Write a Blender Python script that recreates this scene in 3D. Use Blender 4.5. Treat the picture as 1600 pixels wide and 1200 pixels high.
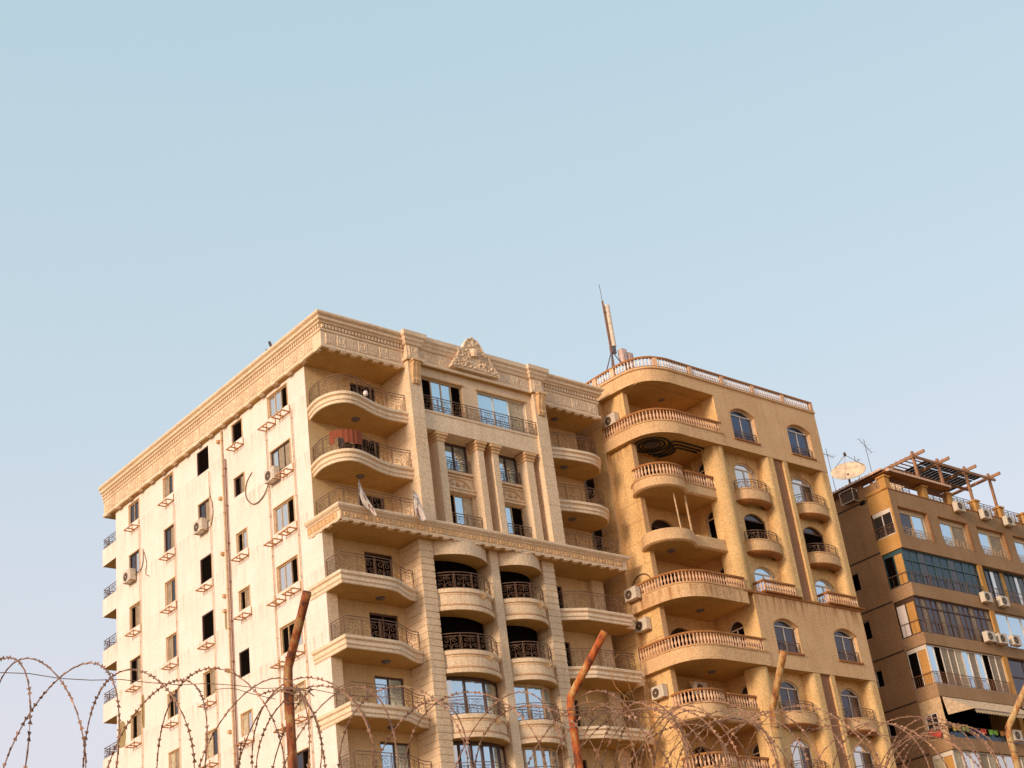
import bpy, math, random
from mathutils import Matrix, Vector
random.seed(7)
R = math.radians
PI = math.pi
for o in list(bpy.data.objects):
    bpy.data.objects.remove(o)
SC = bpy.context.scene
COL = SC.collection

# ---------------------------------------------------------------- camera
cam = bpy.data.cameras.new('camera')
cam.sensor_width = 36.0
cam.lens = 2404.0 / 1600 * 36
cam.clip_start = 0.05
cam.clip_end = 3000
camo = bpy.data.objects.new('camera', cam)
COL.objects.link(camo)
rx = (0.76536743, -0.63205037, -0.12134673)
ry = (0.2045959, 0.41770837, -0.88524586)
rz = (0.61020752, 0.65271131, 0.44901529)
camo.matrix_world = Matrix(((rx[0], -ry[0], -rz[0], -38.85), (rx[1], -ry[1], -rz[1], -56.5),
                            (rx[2], -ry[2], -rz[2], 1.6), (0, 0, 0, 1)))
SC.camera = camo

# ---------------------------------------------------------------- sky and sun
SUN_AZ, SUN_EL = 190.5, 16.0          # direction to the sun, degrees from +X towards +Y; it grazes the front walls
W = bpy.data.worlds.new('World')
SC.world = W
W.use_nodes = True
nt = W.node_tree
nt.nodes.clear()
def N(nt, typ, **kw):
    n = nt.nodes.new(typ)
    for k, v in kw.items():
        setattr(n, k, v)
    return n
wo = N(nt, 'ShaderNodeOutputWorld')
sky = N(nt, 'ShaderNodeTexSky', sky_type='NISHITA')
sky.sun_disc = False
sky.sun_elevation = R(SUN_EL)
sky.sun_rotation = R(90 - SUN_AZ)
sky.dust_density = 3.0
sky.air_density = 1.0
bg1 = N(nt, 'ShaderNodeBackground')
bg1.inputs[1].default_value = 0.05
nt.links.new(sky.outputs[0], bg1.inputs[0])
tc = N(nt, 'ShaderNodeTexCoord')
sx = N(nt, 'ShaderNodeSeparateXYZ')
nt.links.new(tc.outputs['Generated'], sx.inputs[0])
cr = N(nt, 'ShaderNodeValToRGB')
el = cr.color_ramp.elements
el[0].position = 0.0
el[0].color = (0.62, 0.54, 0.52, 1)
el[1].position = 1.0
el[1].color = (0.35, 0.46, 0.54, 1)
for p, c in ((0.13, (0.66, 0.575, 0.60)), (0.27, (0.65, 0.62, 0.655)), (0.45, (0.52, 0.615, 0.66)), (0.66, (0.445, 0.585, 0.645))):
    e = el.new(p)
    e.color = (*c, 1)
nt.links.new(sx.outputs[2], cr.inputs[0])
bg2 = N(nt, 'ShaderNodeBackground')
bg2.inputs[1].default_value = 1.0
nt.links.new(cr.outputs[0], bg2.inputs[0])
ad = N(nt, 'ShaderNodeAddShader')
nt.links.new(bg1.outputs[0], ad.inputs[0])
nt.links.new(bg2.outputs[0], ad.inputs[1])
nt.links.new(ad.outputs[0], wo.inputs[0])

sun = bpy.data.lights.new('sun', 'SUN')
sun.energy = 2.9
sun.color = (1.0, 0.80, 0.60)
sun.angle = R(12)
suno = bpy.data.objects.new('sun', sun)
COL.objects.link(suno)
sd = Vector((math.cos(R(SUN_AZ)) * math.cos(R(SUN_EL)), math.sin(R(SUN_AZ)) * math.cos(R(SUN_EL)), math.sin(R(SUN_EL))))
suno.rotation_euler = sd.to_track_quat('Z', 'Y').to_euler()
suno.location = (-60, 0, 60)
SC.view_settings.view_transform = 'Standard'
SC.view_settings.look = 'None'
SC.view_settings.exposure = 0.0
SC.view_settings.gamma = 1

# ---------------------------------------------------------------- materials
def newmat(name):
    m = bpy.data.materials.new(name)
    m.use_nodes = True
    return m, m.node_tree, m.node_tree.nodes['Principled BSDF']
def stucco(name, c1, c2, dirt, dirt_amt=0.35, grain=0.25, bump=0.35, gscale=9.0, rough=0.9, joints=None, drip=None):
    m, t, b = newmat(name)
    L = t.links.new
    geo = N(t, 'ShaderNodeNewGeometry')
    pos = geo.outputs['Position']
    n1 = N(t, 'ShaderNodeTexNoise'); n1.inputs['Scale'].default_value = 0.55; n1.inputs['Detail'].default_value = 7; n1.inputs['Roughness'].default_value = 0.65
    L(pos, n1.inputs['Vector'])
    r1 = N(t, 'ShaderNodeMapRange'); r1.inputs[1].default_value = 0.35; r1.inputs[2].default_value = 0.65
    L(n1.outputs[0], r1.inputs[0])
    mx = N(t, 'ShaderNodeMix', data_type='RGBA')
    mx.inputs[6].default_value = (*c1, 1); mx.inputs[7].default_value = (*c2, 1)
    L(r1.outputs[0], mx.inputs[0])
    mp = N(t, 'ShaderNodeMapping'); mp.inputs['Scale'].default_value = (2.2, 2.2, 0.22)
    L(pos, mp.inputs[0])
    n2 = N(t, 'ShaderNodeTexNoise'); n2.inputs['Scale'].default_value = 1.0; n2.inputs['Detail'].default_value = 6; n2.inputs['Roughness'].default_value = 0.7
    L(mp.outputs[0], n2.inputs['Vector'])
    r2 = N(t, 'ShaderNodeMapRange'); r2.inputs[1].default_value = 0.5; r2.inputs[2].default_value = 0.78; r2.inputs[4].default_value = dirt_amt
    L(n2.outputs[0], r2.inputs[0])
    m2 = N(t, 'ShaderNodeMix', data_type='RGBA'); m2.inputs[7].default_value = (*dirt, 1)
    L(r2.outputs[0], m2.inputs[0]); L(mx.outputs[2], m2.inputs[6])
    base = m2.outputs[2]
    if drip:
        # rain streaks that start under ledges or sills: (z of the ledge, storey height or 0, length, colour, amount)
        zt, per, ln, dc, amt = drip
        s1 = N(t, 'ShaderNodeSeparateXYZ'); L(pos, s1.inputs[0])
        d1 = N(t, 'ShaderNodeMath', operation='SUBTRACT'); d1.inputs[0].default_value = zt; L(s1.outputs[2], d1.inputs[1])
        dd = d1.outputs[0]
        if per:
            d2 = N(t, 'ShaderNodeMath', operation='FLOORED_MODULO'); d2.inputs[1].default_value = per; L(dd, d2.inputs[0]); dd = d2.outputs[0]
        rr_ = N(t, 'ShaderNodeMapRange', interpolation_type='SMOOTHSTEP'); rr_.inputs[1].default_value = 0.0; rr_.inputs[2].default_value = ln; rr_.inputs[3].default_value = 1; rr_.inputs[4].default_value = 0
        L(dd, rr_.inputs[0])
        gt = N(t, 'ShaderNodeMath', operation='GREATER_THAN'); gt.inputs[1].default_value = 0.0; L(dd, gt.inputs[0])
        mp2 = N(t, 'ShaderNodeMapping'); mp2.inputs['Scale'].default_value = (5.5, 5.5, 0.35); L(pos, mp2.inputs[0])
        nn = N(t, 'ShaderNodeTexNoise'); nn.inputs['Scale'].default_value = 1.0; nn.inputs['Detail'].default_value = 5; L(mp2.outputs[0], nn.inputs['Vector'])
        r5 = N(t, 'ShaderNodeMapRange'); r5.inputs[1].default_value = 0.46; r5.inputs[2].default_value = 0.68; r5.inputs[4].default_value = amt; L(nn.outputs[0], r5.inputs[0])
        a1 = N(t, 'ShaderNodeMath', operation='MULTIPLY'); L(rr_.outputs[0], a1.inputs[0]); L(r5.outputs[0], a1.inputs[1])
        a2 = N(t, 'ShaderNodeMath', operation='MULTIPLY'); L(a1.outputs[0], a2.inputs[0]); L(gt.outputs[0], a2.inputs[1])
        m9 = N(t, 'ShaderNodeMix', data_type='RGBA'); m9.inputs[7].default_value = (*dc, 1)
        L(a2.outputs[0], m9.inputs[0]); L(base, m9.inputs[6]); base = m9.outputs[2]
    n3 = N(t, 'ShaderNodeTexNoise'); n3.inputs['Scale'].default_value = gscale; n3.inputs['Detail'].default_value = 4; n3.inputs['Roughness'].default_value = 0.8
    L(pos, n3.inputs['Vector'])
    r3 = N(t, 'ShaderNodeMapRange'); r3.inputs[1].default_value = 0.3; r3.inputs[2].default_value = 0.7
    r3.inputs[3].default_value = 1 - grain; r3.inputs[4].default_value = 1 + grain
    L(n3.outputs[0], r3.inputs[0])
    m3 = N(t, 'ShaderNodeMix', data_type='RGBA', blend_type='MULTIPLY'); m3.inputs[0].default_value = 1
    L(base, m3.inputs[6]); L(r3.outputs[0], m3.inputs[7])
    out = m3.outputs[2]
    bp = N(t, 'ShaderNodeBump'); bp.inputs['Strength'].default_value = bump; bp.inputs['Distance'].default_value = 0.03
    n4 = N(t, 'ShaderNodeTexNoise'); n4.inputs['Scale'].default_value = 22; n4.inputs['Detail'].default_value = 3
    L(pos, n4.inputs['Vector']); L(n4.outputs[0], bp.inputs['Height'])
    if joints:
        # thin cladding joints on a plane facing -X (course height, stone length)
        sp = N(t, 'ShaderNodeSeparateXYZ'); L(pos, sp.inputs[0])
        cb = N(t, 'ShaderNodeCombineXYZ'); L(sp.outputs[1], cb.inputs[0]); L(sp.outputs[2], cb.inputs[1])
        br = N(t, 'ShaderNodeTexBrick')
        br.inputs['Scale'].default_value = 1; br.inputs['Mortar Size'].default_value = 0.012
        br.inputs['Brick Width'].default_value = joints[1]; br.inputs['Row Height'].default_value = joints[0]
        L(cb.outputs[0], br.inputs['Vector'])
        m4 = N(t, 'ShaderNodeMix', data_type='RGBA', blend_type='MULTIPLY'); m4.inputs[7].default_value = (0.72, 0.66, 0.58, 1)
        mm = N(t, 'ShaderNodeMath', operation='MULTIPLY'); mm.inputs[1].default_value = 0.22
        L(br.outputs['Fac'], mm.inputs[0]); L(mm.outputs[0], m4.inputs[0]); L(out, m4.inputs[6])
        out = m4.outputs[2]
    L(out, b.inputs['Base Color']); L(bp.outputs[0], b.inputs['Normal'])
    b.inputs['Roughness'].default_value = rough
    b.inputs['Specular IOR Level'].default_value = 0.2
    return m
def plain(name, c, rough=0.6, metal=0.0, var=0.25, scale=6.0):
    m, t, b = newmat(name)
    geo = N(t, 'ShaderNodeNewGeometry')
    n = N(t, 'ShaderNodeTexNoise'); n.inputs['Scale'].default_value = scale; n.inputs['Detail'].default_value = 5
    t.links.new(geo.outputs['Position'], n.inputs['Vector'])
    r = N(t, 'ShaderNodeMapRange'); r.inputs[1].default_value = 0.3; r.inputs[2].default_value = 0.7
    r.inputs[3].default_value = 1 - var; r.inputs[4].default_value = 1 + var
    t.links.new(n.outputs[0], r.inputs[0])
    x = N(t, 'ShaderNodeMix', data_type='RGBA', blend_type='MULTIPLY'); x.inputs[0].default_value = 1
    x.inputs[6].default_value = (*c, 1)
    t.links.new(r.outputs[0], x.inputs[7]); t.links.new(x.outputs[2], b.inputs['Base Color'])
    b.inputs['Roughness'].default_value = rough
    b.inputs['Metallic'].default_value = metal
    return m
M = {}
M['stone'] = stucco('cream_stone', (0.77, 0.57, 0.395), (0.69, 0.495, 0.325), (0.48, 0.30, 0.15), 0.42, grain=0.32, gscale=12)
M['clad'] = stucco('stone_cladding', (0.86, 0.725, 0.655), (0.80, 0.655, 0.575), (0.66, 0.49, 0.38), 0.45, grain=0.18, gscale=12, joints=(0.62, 1.3), drip=(36.75, 3.1, 1.5, (0.50, 0.35, 0.24), 0.5))
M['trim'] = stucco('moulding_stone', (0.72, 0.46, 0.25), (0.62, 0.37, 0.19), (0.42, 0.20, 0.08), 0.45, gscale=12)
M['trimpale'] = stucco('pale_moulding', (0.81, 0.62, 0.45), (0.74, 0.54, 0.37), (0.46, 0.28, 0.14), 0.4, grain=0.28, gscale=12)  # paler moulding colour than trim
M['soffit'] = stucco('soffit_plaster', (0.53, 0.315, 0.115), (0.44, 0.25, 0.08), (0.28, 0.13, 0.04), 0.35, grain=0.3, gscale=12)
M['ochre'] = stucco('ochre_stucco', (0.74, 0.475, 0.225), (0.64, 0.39, 0.17), (0.36, 0.18, 0.065), 0.55, grain=0.38, gscale=12, drip=(36.7, 0, 1.2, (0.25, 0.11, 0.03), 0.7))
M['ochrefront'] = stucco('tan_stucco', (0.71, 0.45, 0.245), (0.62, 0.375, 0.195), (0.42, 0.20, 0.075), 0.45, grain=0.38, gscale=12, drip=(27.75, 0, 1.5, (0.30, 0.11, 0.03), 0.85))
M['recess'] = stucco('recess_stucco', (0.72, 0.51, 0.28), (0.63, 0.43, 0.22), (0.40, 0.24, 0.09), 0.42, grain=0.3, gscale=12)
M['brownpanel'] = stucco('brown_strip', (0.36, 0.18, 0.10), (0.30, 0.145, 0.08), (0.18, 0.08, 0.04), 0.3, grain=0.3, gscale=12)
M['terracotta'] = stucco('terracotta_moulding', (0.40, 0.17, 0.06), (0.33, 0.13, 0.045), (0.20, 0.07, 0.02), 0.4)
M['baluster'] = stucco('baluster_cast', (0.78, 0.50, 0.33), (0.68, 0.38, 0.22), (0.42, 0.18, 0.08), 0.3, grain=0.2)
M['balwhite'] = stucco('baluster_white', (0.85, 0.74, 0.70), (0.78, 0.63, 0.58), (0.5, 0.3, 0.2), 0.3, grain=0.15)
M['cwall'] = stucco('brown_stucco', (0.41, 0.225, 0.115), (0.34, 0.18, 0.085), (0.17, 0.08, 0.035), 0.5, grain=0.4, gscale=12)
M['cfront'] = stucco('cfront_stucco', (0.38, 0.225, 0.125), (0.32, 0.18, 0.092), (0.19, 0.09, 0.04), 0.4, grain=0.35, gscale=12)
M['corange'] = stucco('orange_sunlit_paint', (0.56, 0.29, 0.095), (0.48, 0.235, 0.065), (0.30, 0.12, 0.03), 0.4, gscale=12)  # orange paint; on the side bay it colours in the sunlit corner
M['iron'] = plain('wrought_iron', (0.16, 0.08, 0.045), 0.6, 0.0)
M['rustiron'] = plain('rusty_bracket', (0.45, 0.20, 0.07), 0.8)
M['woodframe'] = plain('brown_frame', (0.07, 0.03, 0.018), 0.5)
M['tanframe'] = plain('tan_frame', (0.55, 0.36, 0.20), 0.5)
M['whiteframe'] = plain('white_aluminium', (0.66, 0.55, 0.46), 0.4, 0.0, 0.12)
M['dark'] = plain('dark_interior', (0.006, 0.004, 0.003), 0.9, 0.0, 0.3)  # near-black colour paints the darkness of unlit rooms and openings
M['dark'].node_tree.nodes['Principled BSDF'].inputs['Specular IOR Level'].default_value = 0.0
M['curtain'] = plain('curtain', (0.50, 0.40, 0.27), 0.9)
M['shutter'] = plain('shutter_slats', (0.30, 0.22, 0.15), 0.7)
M['ac'] = plain('ac_casing', (0.62, 0.52, 0.42), 0.5, 0.0, 0.18, 9)
M['acdark'] = plain('ac_grille', (0.10, 0.055, 0.03), 0.7)
M['pipe'] = plain('pipe_paint', (0.62, 0.39, 0.21), 0.6)
M['redpipe'] = plain('rusty_pipe', (0.22, 0.085, 0.04), 0.7)
M['cable'] = plain('cable', (0.20, 0.11, 0.05), 0.7)
M['patch'] = stucco('bare_render', (0.36, 0.25, 0.12), (0.31, 0.21, 0.095), (0.2, 0.13, 0.06), 0.3)
M['tile'] = plain('roof_tile', (0.62, 0.38, 0.26), 0.8)
M['tank'] = plain('tank_plastic', (0.05, 0.035, 0.025), 0.7)
M['dish'] = plain('dish_paint', (0.74, 0.52, 0.34), 0.6, 0.0, 0.2, 3)
M['metal'] = plain('galvanised', (0.16, 0.13, 0.14), 0.5, 0.4)
M['antenna'] = plain('antenna_radome', (0.74, 0.56, 0.44), 0.6)
M['pinkbox'] = plain('radio_box', (0.60, 0.42, 0.38), 0.6)
M['pergola'] = plain('pergola_wood', (0.34, 0.16, 0.08), 0.8)
M['slat'] = plain('dark_slat', (0.03, 0.02, 0.018), 0.8)
M['awning'] = plain('awning_cloth', (0.62, 0.42, 0.26), 0.9)
M['moulddark'] = plain('dark_moulding', (0.03, 0.025, 0.022), 0.9)
M['blueglassframe'] = plain('blue_frame', (0.03, 0.075, 0.085), 0.5)
M['ground'] = stucco('dusty_ground', (0.36, 0.24, 0.13), (0.30, 0.20, 0.10), (0.2, 0.12, 0.06), 0.3)
M['roof'] = stucco('roof_screed', (0.35, 0.28, 0.2), (0.3, 0.23, 0.16), (0.2, 0.14, 0.08), 0.3)
def glass(name, c, rough=0.06, metal=0.85, wav=0.02):
    m, t, b = newmat(name)
    geo = N(t, 'ShaderNodeNewGeometry')
    n = N(t, 'ShaderNodeTexNoise'); n.inputs['Scale'].default_value = 0.9; n.inputs['Detail'].default_value = 2
    t.links.new(geo.outputs['Position'], n.inputs['Vector'])
    bp = N(t, 'ShaderNodeBump'); bp.inputs['Strength'].default_value = 0.35; bp.inputs['Distance'].default_value = wav
    t.links.new(n.outputs[0], bp.inputs['Height']); t.links.new(bp.outputs[0], b.inputs['Normal'])
    b.inputs['Base Color'].default_value = (*c, 1)
    b.inputs['Roughness'].default_value = rough
    b.inputs['Metallic'].default_value = metal
    return m
M['gsky'] = glass('mirror_glass', (0.55, 0.72, 0.84))
M['gpale'] = glass('pale_glass', (0.72, 0.68, 0.66))
M['gdark'] = glass('tinted_glass', (0.10, 0.09, 0.10), 0.12)
M['gnavy'] = glass('navy_glass', (0.09, 0.105, 0.155), 0.12)
M['gblue'] = glass('teal_glass', (0.055, 0.08, 0.10), 0.25)
def cloth(name, c, c2=None, fac=None):
    return plain(name, c, 0.9, 0.0, 0.12, 4)
M['flag'] = cloth('flag_cloth', (0.72, 0.60, 0.54))
M['flagmark'] = cloth('flag_print', (0.30, 0.16, 0.12))
M['redcloth'] = cloth('red_cloth', (0.24, 0.055, 0.02))
for k, c in dict(yellow=(0.55, 0.34, 0.06), green=(0.17, 0.35, 0.05), purple=(0.07, 0.03, 0.06), red=(0.45, 0.05, 0.03), orange=(0.45, 0.17, 0.04)).items():
    M['l' + k] = cloth('laundry_' + k, c)
def rustmat(name, cA, cB, cC, cD, sh):
    m, t, b = newmat(name)
    L = t.links.new
    g = N(t, 'ShaderNodeNewGeometry')
    n = N(t, 'ShaderNodeTexNoise'); n.inputs['Scale'].default_value = 9; n.inputs['Detail'].default_value = 8; n.inputs['Roughness'].default_value = 0.7
    mp = N(t, 'ShaderNodeMapping'); mp.inputs['Scale'].default_value = (2.2, 2.2, 0.9)
    L(g.outputs['Position'], mp.inputs[0]); L(mp.outputs[0], n.inputs['Vector'])
    c = N(t, 'ShaderNodeValToRGB'); e = c.color_ramp.elements
    e[0].position = 0.36 + sh; e[0].color = (*cA, 1)
    e[1].position = 0.66 + sh; e[1].color = (*cD, 1)
    x = e.new(0.47 + sh); x.color = (*cB, 1)
    x = e.new(0.56 + sh); x.color = (*cC, 1)
    L(n.outputs[0], c.inputs[0]); L(c.outputs[0], b.inputs['Base Color'])
    bp = N(t, 'ShaderNodeBump'); bp.inputs['Strength'].default_value = 0.6; bp.inputs['Distance'].default_value = 0.004
    n2 = N(t, 'ShaderNodeTexNoise'); n2.inputs['Scale'].default_value = 80; n2.inputs['Detail'].default_value = 5
    L(g.outputs['Position'], n2.inputs['Vector']); L(n2.outputs[0], bp.inputs['Height']); L(bp.outputs[0], b.inputs['Normal'])
    b.inputs['Roughness'].default_value = 0.8
    return m
M['rust0'] = rustmat('dark_shaded_rust', (0.06, 0.02, 0.010), (0.30, 0.07, 0.015), (0.36, 0.19, 0.07), (0.46, 0.30, 0.14), 0.01)  # rust, darkened so the first post's shade side is in the colour
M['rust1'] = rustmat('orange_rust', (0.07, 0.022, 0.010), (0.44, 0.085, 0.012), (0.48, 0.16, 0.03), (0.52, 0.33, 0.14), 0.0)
M['rust2'] = rustmat('tan_lit_rust', (0.14, 0.05, 0.02), (0.40, 0.15, 0.04), (0.50, 0.30, 0.12), (0.58, 0.40, 0.19), -0.02)  # rust with the lit look of the right-hand posts painted in
M['vine'] = plain('dried_vine', (0.34, 0.17, 0.06), 0.9)
M['wire'] = plain('razor_wire_steel', (0.27, 0.135, 0.08), 0.55, 0.25, 0.5, 12)

# ---------------------------------------------------------------- mesh helpers
WL = {}
class MB:
    def __init__(s):
        s.v = []; s.f = []; s.mi = []; s.m = 0
    def face(s, *idx):
        s.f.append(idx); s.mi.append(s.m)
    def box(s, x0, x1, y0, y1, z0, z1):
        b = len(s.v)
        s.v += [(x0, y0, z0), (x1, y0, z0), (x1, y1, z0), (x0, y1, z0), (x0, y0, z1), (x1, y0, z1), (x1, y1, z1), (x0, y1, z1)]
        for q in ((3, 2, 1, 0), (4, 5, 6, 7), (0, 1, 5, 4), (1, 2, 6, 5), (2, 3, 7, 6), (3, 0, 4, 7)):
            s.face(*[b + i for i in q])
    def quad(s, *p):
        b = len(s.v); s.v += [tuple(q) for q in p]
        s.face(*range(b, b + len(p)))
    def tube(s, pts, r, n=4, cap=True, closed=False):
        P = [Vector(p) for p in pts]
        b = len(s.v); k = len(P)
        up = Vector((0, 0, 1))
        for i, p in enumerate(P):
            if closed:
                d = P[(i + 1) % k] - P[i - 1]
            else:
                d = P[min(i + 1, k - 1)] - P[max(i - 1, 0)]
            if d.length < 1e-9: d = Vector((0, 0, 1))
            d.normalize()
            a = d.cross(up)
            if a.length < 0.05: a = d.cross(Vector((0, 1, 0)))
            a.normalize(); c = a.cross(d)
            rr = r[i] if isinstance(r, (list, tuple)) else r
            for j in range(n):
                t = 2 * PI * (j + 0.5) / n
                q = p + a * math.cos(t) * rr + c * math.sin(t) * rr
                s.v.append(tuple(q))
        for i in range(k if closed else k - 1):
            i2 = (i + 1) % k
            for j in range(n):
                j2 = (j + 1) % n
                s.face(b + i * n + j, b + i * n + j2, b + i2 * n + j2, b + i2 * n + j)
        if cap and not closed:
            s.face(*[b + j for j in range(n)][::-1])
            s.face(*[b + (k - 1) * n + j for j in range(n)])
    def lathe(s, c, prof, n=8):
        b = len(s.v)
        for r, z in prof:
            for j in range(n):
                t = 2 * PI * j / n
                s.v.append((c[0] + r * math.cos(t), c[1] + r * math.sin(t), c[2] + z))
        for i in range(len(prof) - 1):
            for j in range(n):
                j2 = (j + 1) % n
                s.face(b + i * n + j, b + i * n + j2, b + (i + 1) * n + j2, b + (i + 1) * n + j)
        s.face(*[b + j for j in range(n)][::-1])
        s.face(*[b + (len(prof) - 1) * n + j for j in range(n)])
    def slab(s, path, prof, close, capmats=None):
        """moulded slab: profile (offset, z) swept along an open path, closed at the back by fixed points"""
        rings = []
        for o, z in prof:
            ring = [(x, y, z) for x, y in offset(path, o)] + [(x, y, z) for x, y in close]
            b = len(s.v); s.v += ring; rings.append((b, len(ring)))
        for (a, n), (c, _) in zip(rings, rings[1:]):
            for i in range(n):
                i2 = (i + 1) % n
                s.face(a + i, a + i2, c + i2, c + i)
        a, n = rings[0]
        m0 = s.m
        if capmats is not None: s.m = capmats
        s.face(*[a + i for i in range(n)][::-1])
        s.m = m0
        a, n = rings[-1]
        s.face(*[a + i for i in range(n)])
    def build(s, name, mat, parent=None, smooth=False, label=None, kind=None):
        c = Vector((0, 0, 0))
        if s.v:
            xs, ys, zs = zip(*s.v)
            c = Vector(((min(xs) + max(xs)) / 2, (min(ys) + max(ys)) / 2, min(zs)))
        me = bpy.data.meshes.new(name)
        me.from_pydata([(x - c.x, y - c.y, z - c.z) for x, y, z in s.v], [], s.f)
        mats = mat if isinstance(mat, (list, tuple)) else [mat]
        for m in mats: me.materials.append(M[m])
        if len(mats) > 1: me.polygons.foreach_set('material_index', s.mi)
        if smooth: me.polygons.foreach_set('use_smooth', [True] * len(me.polygons))
        me.update()
        return link(name, me, c, parent, label, kind)
def link(name, me, c, parent=None, label=None, kind=None):
    o = bpy.data.objects.new(name, me)
    COL.objects.link(o)
    c = Vector(c)
    if parent is not None:
        o.parent = parent
        o.location = c - WL[parent.name]
    else:
        o.location = c
    WL[o.name] = c
    if label: o['label'] = label
    if kind: o['kind'] = kind
    return o
def offset(path, o):
    if abs(o) < 1e-9: return list(path)
    n = len(path); out = []
    nor = []
    for i in range(n - 1):
        dx, dy = path[i + 1][0] - path[i][0], path[i + 1][1] - path[i][1]
        l = math.hypot(dx, dy) or 1e-9
        nor.append((dy / l, -dx / l))
    for i in range(n):
        if i == 0: nx, ny = nor[0]; k = 1
        elif i == n - 1: nx, ny = nor[-1]; k = 1
        else:
            nx, ny = nor[i - 1][0] + nor[i][0], nor[i - 1][1] + nor[i][1]
            l = math.hypot(nx, ny) or 1e-9
            nx /= l; ny /= l
            k = 1 / max(0.5, nx * nor[i][0] + ny * nor[i][1])
        out.append((path[i][0] + nx * o * k, path[i][1] + ny * o * k))
    return out
def smooth(pts, n=6):
    out = []
    for i in range(len(pts) - 1):
        p0 = pts[max(i - 1, 0)]; p1 = pts[i]; p2 = pts[i + 1]; p3 = pts[min(i + 2, len(pts) - 1)]
        for k in range(n):
            t = k / n
            out.append(tuple(0.5 * (2 * b + (c - a) * t + (2 * a - 5 * b + 4 * c - d) * t * t + (-a + 3 * b - 3 * c + d) * t ** 3)
                             for a, b, c, d in zip(p0, p1, p2, p3)))
    out.append(tuple(pts[-1]))
    return out
def thing(name, label, cat, loc=(0, 0, 0), group=None, kind=None):
    o = bpy.data.objects.new(name, None)
    o.empty_display_size = 0.3
    COL.objects.link(o)
    o.location = loc
    WL[o.name] = Vector(loc)
    o['label'] = label; o['category'] = cat
    if group: o['group'] = group
    if kind: o['kind'] = kind
    return o
def tag(o, label, cat, group=None):
    o['label'] = label; o['category'] = cat
    if group: o['group'] = group
    return o
# plane frames: (u, z, depth inwards) -> xyz
def FY(y): return lambda u, z, d=0.0: (u, y + d, z)      # wall facing -Y (u = x)
def FX(x): return lambda u, z, d=0.0: (x + d, u, z)      # wall facing -X (u = y)
def arcpts(h, n=10):
    u0, u1, z0, z1 = h[:4]; a = h[4] if len(h) > 4 else 0
    if not a: return [(u0, z1), (u1, z1)]
    w = (u1 - u0) / 2; rad = (w * w + a * a) / (2 * a); cu = (u0 + u1) / 2; cz = z1 - rad
    t0 = math.asin(min(1, w / rad))
    if a > w: t0 = PI - t0
    return [(cu + rad * math.sin(-t0 + 2 * t0 * i / n), cz + rad * math.cos(-t0 + 2 * t0 * i / n)) for i in range(n + 1)]
def wall(mb, F, u0, u1, z0, z1, holes=(), depth=0.3):
    us = sorted(set([u0, u1] + [h[i] for h in holes for i in (0, 1)]))
    zs = sorted(set([z0, z1] + [h[i] for h in holes for i in (2, 3)]))
    for a, b in zip(us, us[1:]):
        run = None
        for c, d in zip(zs, zs[1:]):
            inside = any(h[0] < (a + b) / 2 < h[1] and h[2] < (c + d) / 2 < h[3] for h in holes)
            if not inside: mb.quad(F(a, c), F(b, c), F(b, d), F(a, d))
    for h in holes:
        A = arcpts(h)
        if len(A) > 2:
            for side, cu in ((A[:len(A) // 2 + 1], h[0]), (A[len(A) // 2:], h[1])):
                mb.quad(F(cu, h[3]), *[F(u, z) for u, z in side])
        loop = [(h[0], h[2])] + A + [(h[1], h[2])]
        for p, q in zip(loop, loop[1:] + loop[:1]):
            mb.quad(F(*p), F(*q), F(q[0], q[1], depth), F(p[0], p[1], depth))
def fbox(mb, F, u0, u1, z0, z1, d0, d1):
    p = [F(u, z, d) for d in (d0, d1) for u, z in ((u0, z0), (u1, z0), (u1, z1), (u0, z1))]
    b = len(mb.v); mb.v += p
    for q in ((0, 1, 2, 3), (7, 6, 5, 4), (0, 4, 5, 1), (1, 5, 6, 2), (2, 6, 7, 3), (3, 7, 4, 0)):
        mb.face(*[b + i for i in q])
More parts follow.
